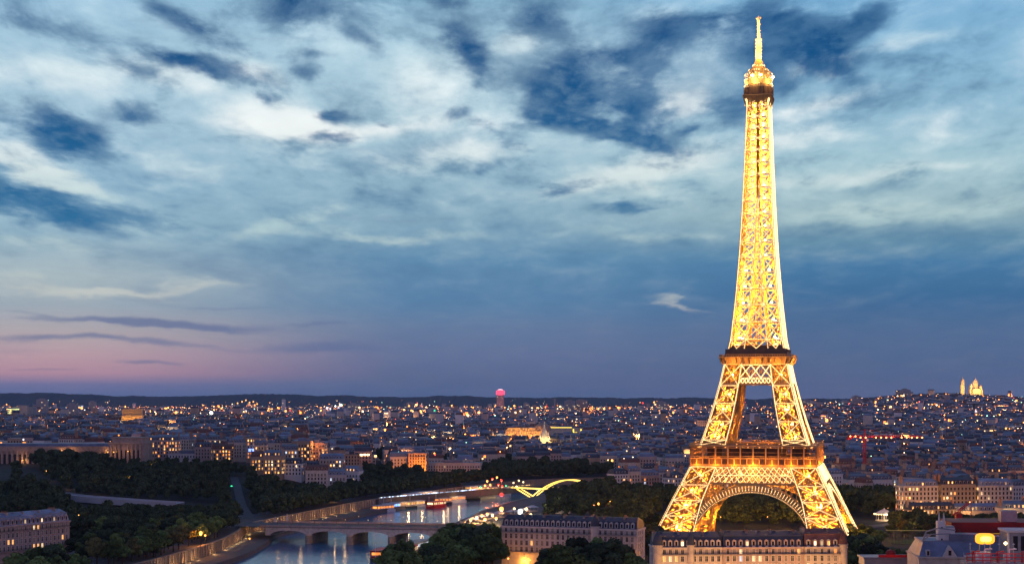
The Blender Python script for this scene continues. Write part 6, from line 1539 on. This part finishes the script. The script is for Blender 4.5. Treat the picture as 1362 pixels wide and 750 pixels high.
plamp(1150, 709, 6, 'lamp_warm', 6000, 'added lamp on the plaza beside the right tower foot', .5, 6)  # plaza lamps added to stand in for warm spill from the tower
plamp(1180, 702, 6, 'lamp_warm', 5000, 'added lamp on the plaza in front of the carousel', .5, 6)
plamp(1205, 700, 6, 'lamp_warm', 3500, 'added lamp on the plaza right of the carousel', .5, 6)
# second, small dark red crane above the rooftop
c2 = empty('tower_crane', (XP(1280, 800), 800, 0), 0, 'small dark red crane standing behind the red-lit roof at lower right', 'crane'); zz = ZY(672, 800)
mb = MB(); truss(mb, (-2.2, 0, 0), (-2.2, 0, zz - 3), .9, 12, .3); mb.build('mast', M['red_paint'], c2); mb = MB(); mb.box(-3.6, -1.5, zz - 8, -.4, 1.5, zz - 4); mb.build('cab', M['red_paint'], c2)
mb = MB(); truss(mb, (-2, 0, zz - 3), (4.5, 0, zz + 2.5), .5, 6, .22); mb.bar((4.5, 0, zz + 2.5), (4.5, 0, zz - 9), .2); mb.bar((-2, 0, zz - 3), (-5.5, 0, zz - 5), .5); mb.build('jib', M['red_paint'], c2)
# ------------------------------------------------------------------ carousel and lawn
cv = G(1176, 692, 0); ca_ = empty('carousel', (cv.x, cv.y, 0), 0, 'small carousel with a ring of white lamps beside the tower foot', 'carousel')
mb = MB(); mb.lathe([(6.5, 0), (6.5, .5)], 20); mb.lathe([(.8, .5), (.8, 6)], 10)
for k in range(12): t = 2 * math.pi * k / 12; mb.bar((5.8 * math.cos(t), 5.8 * math.sin(t), .5), (5.8 * math.cos(t), 5.8 * math.sin(t), 4.6), .16)
mb.build('platform', M['white_metal'], ca_)
mb = MB(); mb.lathe([(7.0, 4.5), (7.0, 5.3), (3.4, 7.2), (.6, 8.4), (.1, 9.4)], 20); mb.build('canopy', M['render'], ca_)
mb = MB()
for k in range(24): t = 2 * math.pi * k / 24; mb.octa((7.1 * math.cos(t), 7.1 * math.sin(t), 4.9), .6)
mb.build('light_net', M['lamp_pale'], ca_)['kind'] = 'stuff'; point_light('lamp_light', (0, -9, 5), 4000, (1, .7, .35), .6, ca_)
# floodlit sports court
f0 = G(1232, 722, 0); ct = empty('sports_court', (f0.x - 9, f0.y, 0), R(-6), 'fenced sports court with a yellow-lit upper rail behind the grey rooftop', 'court')
mb = MB(); mb.box(-13, -9, .3, 13, 20, .42); mb.build('court_surface', M['grass'], ct)
mb = MB()
for k in range(14): mb.bar((-13 + 2 * k, -9, .3), (-13 + 2 * k, -9, 6), .12); mb.bar((-13 + 2 * k, 20, .3), (-13 + 2 * k, 20, 6), .12)
for y_ in (-9, 20):
    for z_ in (1.2, 2.8, 4.4): mb.bar((-13, y_, z_), (13, y_, z_), .08)
mb.build('fence', M['rail'], ct); mb = MB(); mb.box(-13, 19.8, 6, 13, 20.2, 6.35); mb.build('light_strip', emit('court_strip', (.6, .45, .12), .25), ct); point_light('lamp_light', (0, 6, 6), 900, (.8, 1, .4), .5, ct)

# ------------------------------------------------------------------ rooftops at the lower right
rd0 = 640.0; rtx = XP(1222, rd0); rt_ = empty('grey_rooftop', (rtx, rd0, 0), R(-4), 'grey-roofed stone building with a gabled dormer at the lower right corner', 'building')
zr = ZY(742, rd0); W_ = 92
mb = MB(); mb.box(0, 0, 0, W_, 26, zr); mb.box(-.5, -.6, zr, W_, 26.5, zr + .7); mb.build('wall', M['stone'], rt_)
mb = MB(); mb.frustum(.2, .2, W_ - .2, 26, zr + .7, 2.4, zr + 6.2, 4.5); mb.box(2.6, 5.2, zr + 6.1, W_ - 3, 24, zr + 6.7); mb.box(14, 8, zr + 6.7, 26, 15, zr + 9.3); mb.box(31, 6, zr + 6.7, 37, 12, zr + 8.6); mb.build('roof', M['zinc'], rt_)
mb = MB(); mb.add([(9.5, -.2, zr + .7), (15.5, -.2, zr + .7), (12.5, -.2, zr + 5.2), (9.5, 5, zr + .7), (15.5, 5, zr + .7), (12.5, 5, zr + 5.2)], [(0, 1, 2), (3, 5, 4), (0, 2, 5, 3), (1, 4, 5, 2)]); do = mb.build('dormer', M['stone_white'], rt_)
mb = MB(); mb.quad((11.9, -.28, zr + 1.3), (13.1, -.28, zr + 1.3), (13.1, -.28, zr + 3.3), (11.9, -.28, zr + 3.3)); mb.build('pane', M['glass'], do)
for x_ in (3.0, 21, 27): 
    mb = MB(); mb.box(x_, .1, zr + .9, x_ + 1.6, 2.2, zr + 3.4); d2 = mb.build('dormer', M['stone_white'], rt_); mb = MB(); mb.quad((x_ + .3, .06, zr + 1.2), (x_ + 1.3, .06, zr + 1.2), (x_ + 1.3, .06, zr + 3), (x_ + .3, .06, zr + 3)); mb.build('pane', M['glass'], d2)
mb = MB(); mb.path([(2.5, 5, zr + 6.8), (4, 5, zr + 10.5), (9, 5.5, zr + 12), (16, 6, zr + 11)], .5); mb.path([(2.5, 5, zr + 6.8), (6, 5, zr + 9.4), (14, 6, zr + 9.6)], .4); mb.build('pipework', M['grey_metal'], rt_)
mb = MB(); mb.bar((18, -.5, zr + 1.2), (36, -.5, zr + 2.6), .35); mb.bar((18, -.5, zr + .9), (36, -.5, zr + .9), .3)
for k in range(7): mb.bar((18 + 3 * k, -.5, zr + .8), (18 + 3 * k, -.5, zr + 2.6), .12)
mb.build('railing', M['white_metal'], rt_)
r_ = random.Random(5)
for k in range(16):
    x_, y_ = r_.uniform(4, W_ - 40), r_.uniform(6.5, 22); q = MB(); kd = r_.random(); z_ = zr + 6.6
    if kd < .35: q.box(x_, y_, z_, x_ + r_.uniform(.8, 2.2), y_ + 1.2, z_ + r_.uniform(.6, 1.6)); q.build('vent_box', M['grey_metal'], rt_)
    elif kd < .6: q.lathe([(.25, 0), (.25, 1.4), (.5, 1.5), (.5, 1.8), (.1, 2.1)], 8, (x_, y_, z_)); q.build('vent', M['white_metal'], rt_)
    elif kd < .8:
        q.bar((x_, y_, z_), (x_, y_, z_ + 4.5), .1)
        for j in range(4): q.bar((x_ - .8, y_, z_ + 3 + .4 * j), (x_ + .8, y_, z_ + 3 + .4 * j), .06)
        q.build('aerial', M['post'], rt_)
    else: q.path([(x_, y_, z_), (x_, y_, z_ + .8), (x_ + 5, y_, z_ + .8), (x_ + 5, y_ + 3, z_ + .8)], .35); q.build('pipe', M['white_metal'], rt_)
# white chimney block with two horns
ck = empty('chimney_block', (XP(1248, 648), 648, zr), R(-4), 'tall white chimney block topped by two pale horn-like pots', 'chimney'); hb = ZY(693, 648) - zr
mb = MB(); mb.box(0, 0, 0, 2.9, 5, hb); mb.box(3.0, .3, 0, 6.8, 5, hb - 2.6)
for z_ in (hb * .45, hb * .78): mb.box(1.1, -.06, z_, 1.8, .02, z_ + .9, 1)
mb.build('shaft', [M['render'], M['glass']], ck)
for s_ in (0, 1):
    mb = MB(); x_ = .4 + s_ * 1.9; mb.lathe([(.45, 0), (.40, 1.4), (.26, 2.5), (.10, 3.6)], 8, (x_ + .1, .8, hb)); mb.build('chimney_pot', M['render'], ck)
mb = MB(); mb.box(3.2, .5, hb - 2.55, 6.6, 4.8, hb - 2.0); mb.build('cap', M['grey_metal'], ck)
# long red-lit roof behind
rw = empty('red_roof_hall', (XP(1268, 668), 668, 0), R(-3), 'long flat hall with a deep red lit fascia behind the glowing sign', 'building'); zf = ZY(694, 668)
mb = MB(); mb.box(0, 0, 0, 60, 22, zf - 4.4); mb.box(-1.2, -.2, 0, 2.4, 1.5, zf - 4.3); mb.build('wall', M['dark_red'], rw); mb = MB(); mb.box(-1, -1, zf - 4.2, 60, 23, zf); mb.build('fascia', M['dark_red'], rw)
mb = MB(); mb.box(0, -1.35, zf - 4.9, 34, -1.1, zf - 4.5); mb.build('light_strip', emit('amber_strip', (1, .45, .05), .35), rw)
mb = MB(); mb.box(21, 4, zf, 28, 9, zf + 4.6); mb.build('roof_plant', M['grey_metal'], rw)
for x_ in (6, 18, 30): point_light('facade_light', (x_, -5, zf + 2.5), 380, (1, .14, .07), .6, rw)
# the glowing orange sign
sgd = 618.0; sz = ZY(716, sgd); gs = empty('glowing_sign', (XP(1310, sgd), sgd, sz), 0, 'rounded glowing orange-yellow sign on a rooftop stand', 'sign')
mb = MB(); n_ = 20; prof_ = []
for k in range(n_):
    t = 2 * math.pi * k / n_; c_, s_ = math.cos(t), math.sin(t); prof_.append((3.75 * math.copysign(abs(c_) ** .62, c_), 2.15 * math.copysign(abs(s_) ** .62, s_)))
vs = [(a, y_, b_) for y_, k_ in ((-1.3, .72), (-.6, 1), (.6, 1), (1.3, .72)) for a, b_ in [(p * k_, q * k_) for p, q in prof_]]
fs = [tuple(range(n_)), tuple(range(3 * n_, 4 * n_))[::-1]] + [(j * n_ + k, (j + 1) * n_ + k, (j + 1) * n_ + (k + 1) % n_, j * n_ + (k + 1) % n_) for j in range(3) for k in range(n_)]
mb.add(vs, fs)
M['sign_glow'] = emit('sign_glow', (1, .36, .015), 1.9, sample=True); mb.build('sign_box', M['sign_glow'], gs)
mb = MB(); mb.add([(a * .58, -1.34, b_ * .48) for a, b_ in prof_], [tuple(range(n_))]); mb.build('sign_face', emit('sign_core', (1, .72, .14), 2.4), gs)
mb = MB(); mb.bar((-2, 0, -2), (-2.6, .6, -8), .3); mb.bar((2, 0, -2), (2.6, .6, -8), .3); mb.bar((-2.4, .4, -5), (2.4, .4, -5), .2); mb.build('stand', M['grey_metal'], gs)
point_light('sign_light', (0, -3, 0), 1500, (1, .45, .05), 1, gs)
# penthouse at the right edge and the red-railed terrace below
ph = empty('penthouse', (XP(1336, 622), 622, 0), R(-4), 'dark violet rooftop penthouse with pale edges at the right margin', 'building'); zp = ZY(705, 622)
mb = MB(); mb.box(1.5, 0, 0, 30, 14, zp - .8); mb.build('wall', M['grey_metal'], ph); mb = MB(); mb.box(.8, -.7, zp - .8, 31, 14.5, zp); mb.box(1.2, -.3, 0, 1.9, .3, zp - .8); mb.build('roof_edge', M['render'], ph)
for k in range(4): mb = MB(); mb.box(3.4 + k * 3, -.08, zp - 8, 5.2 + k * 3, .02, zp - 2.2); mb.build('window', M['glass'], ph)
mb = MB(); mb.octa((.2, -1, zp - 5), .9); mb.build('lamp', M['lamp_pale'], ph)
tz = empty('roof_terrace', (XP(1286, 598), 598, 0), R(-4), 'rooftop terrace with bright red railings at the bottom right corner', 'terrace'); zt2 = ZY(748, 598)
mb = MB(); mb.box(0, 0, 0, 40, 12, zt2); mb.build('deck', M['concrete'], tz); mb = MB()
for z_ in (.9, 2.2, 3.6): mb.bar((0, 0, zt2 + z_), (40, 0, zt2 + z_), .32)
for k in range(14): mb.bar((3 * k, 0, zt2), (3 * k, 0, zt2 + 3.6), .28)
mb.build('railing', M['red_paint'], tz); mb = MB(); mb.box(5, 3, zt2, 10, 8, zt2 + 3.6); mb.build('roof_plant', M['render'], tz); mb = MB(); mb.box(15, 3, zt2, 17, 6, zt2 + 3); mb.build('roof_plant', M['render'], tz)
for k in range(5):
    q = MB(); x_ = 2.5 + 4.6 * k; q.path([(x_, 1.5, zt2), (x_, 1.5, zt2 + 4.2 + (k % 2)), (x_ + 2.6, 1.5, zt2 + 4.2 + (k % 2)), (x_ + 2.6, 5, zt2 + 4.2 + (k % 2))], .38); q.build('pipe', M['red_paint'] if k % 2 == 0 else M['white_metal'], tz)
for k in range(4):
    q = MB(); x_ = 3 + 5.5 * k; q.bar((x_, 8, zt2), (x_, 8, zt2 + 7 + k % 3), .12); q.lathe([(.5, 0), (.5, .15)], 8, (x_, 8, zt2 + 6.4)); q.build('aerial', M['white_metal'], tz)
for x_ in (6, 16): point_light('terrace_light', (x_, -3, zt2 + 5), 300, (1, .25, .15), .5, tz)
rs = empty('red_shed', (XP(1150, 690), 690, 0), 0, 'low roof with red painted edges at the bottom, right of the brown-roofed block', 'building'); zq = ZY(743, 690)
mb = MB(); mb.box(0, 0, 0, 34, 12, zq); mb.build('wall', M['concrete'], rs); mb = MB(); mb.box(-.5, -.5, zq, 34.5, 12.5, zq + .8); mb.build('roof', M['grey_metal'], rs); mb = MB(); mb.box(6, -.8, zq + .8, 34, -.4, zq + 2.0); mb.build('red_fascia', M['red_paint'], rs); mb = MB(); mb.lathe([(2.2, 0), (2.2, 2.0), (1.6, 2.9), (.3, 3.3)], 12, (12, 2, zq + .8)); mb.build('water_tank', M['dark_red'], rs); point_light('shed_light', (12, -4, zq + 4), 250, (1, .15, .08), .5, rs)
# quayside stalls on the near bank
for k, (px, py) in enumerate(((628, 697), (640, 693), (652, 690), (664, 688), (682, 686), (696, 684), (708, 680))):
    v = G(px, py, 0.4); s_ = empty('market_stall', (v.x, v.y, 0.4), R(40), 'lit awning stall on the near quay between the bridge and the white floodlamp', 'stall', 'stalls on the near quay')
    mb = MB(); mb.box(-4, -2.5, 0, 4, 2.5, 1.0)
    for x_ in (-3.8, 3.8):
        for y_ in (-2.3, 2.3): mb.bar((x_, y_, 0), (x_, y_, 3.4), .14)
    mb.build('counter', M['stone'], s_); mb = MB(); mb.frustum(-4.6, -3.1, 4.6, 3.1, 3.4, 3.5, 5.0, 2.8, bottom=True); mb.build('awning', M['render'], s_)
v = G(745, 683, 0); kb = empty('kiosk', (v.x, v.y, 0), R(20), 'white gabled kiosk between the floodlamps and the tower-side trees', 'kiosk'); mb = MB(); mb.box(-7, -4, 0, 7, 4, 4); mb.build('wall', M['render'], kb); mb = MB(); mb.add([(-7.6, -4.6, 3.9), (7.6, -4.6, 3.9), (7.6, 4.6, 3.9), (-7.6, 4.6, 3.9), (-7.6, 0, 7), (7.6, 0, 7)], [(0, 1, 5, 4), (2, 3, 4, 5), (0, 4, 3), (1, 2, 5), (0, 3, 2, 1)]); mb.build('roof', M['white_metal'], kb)
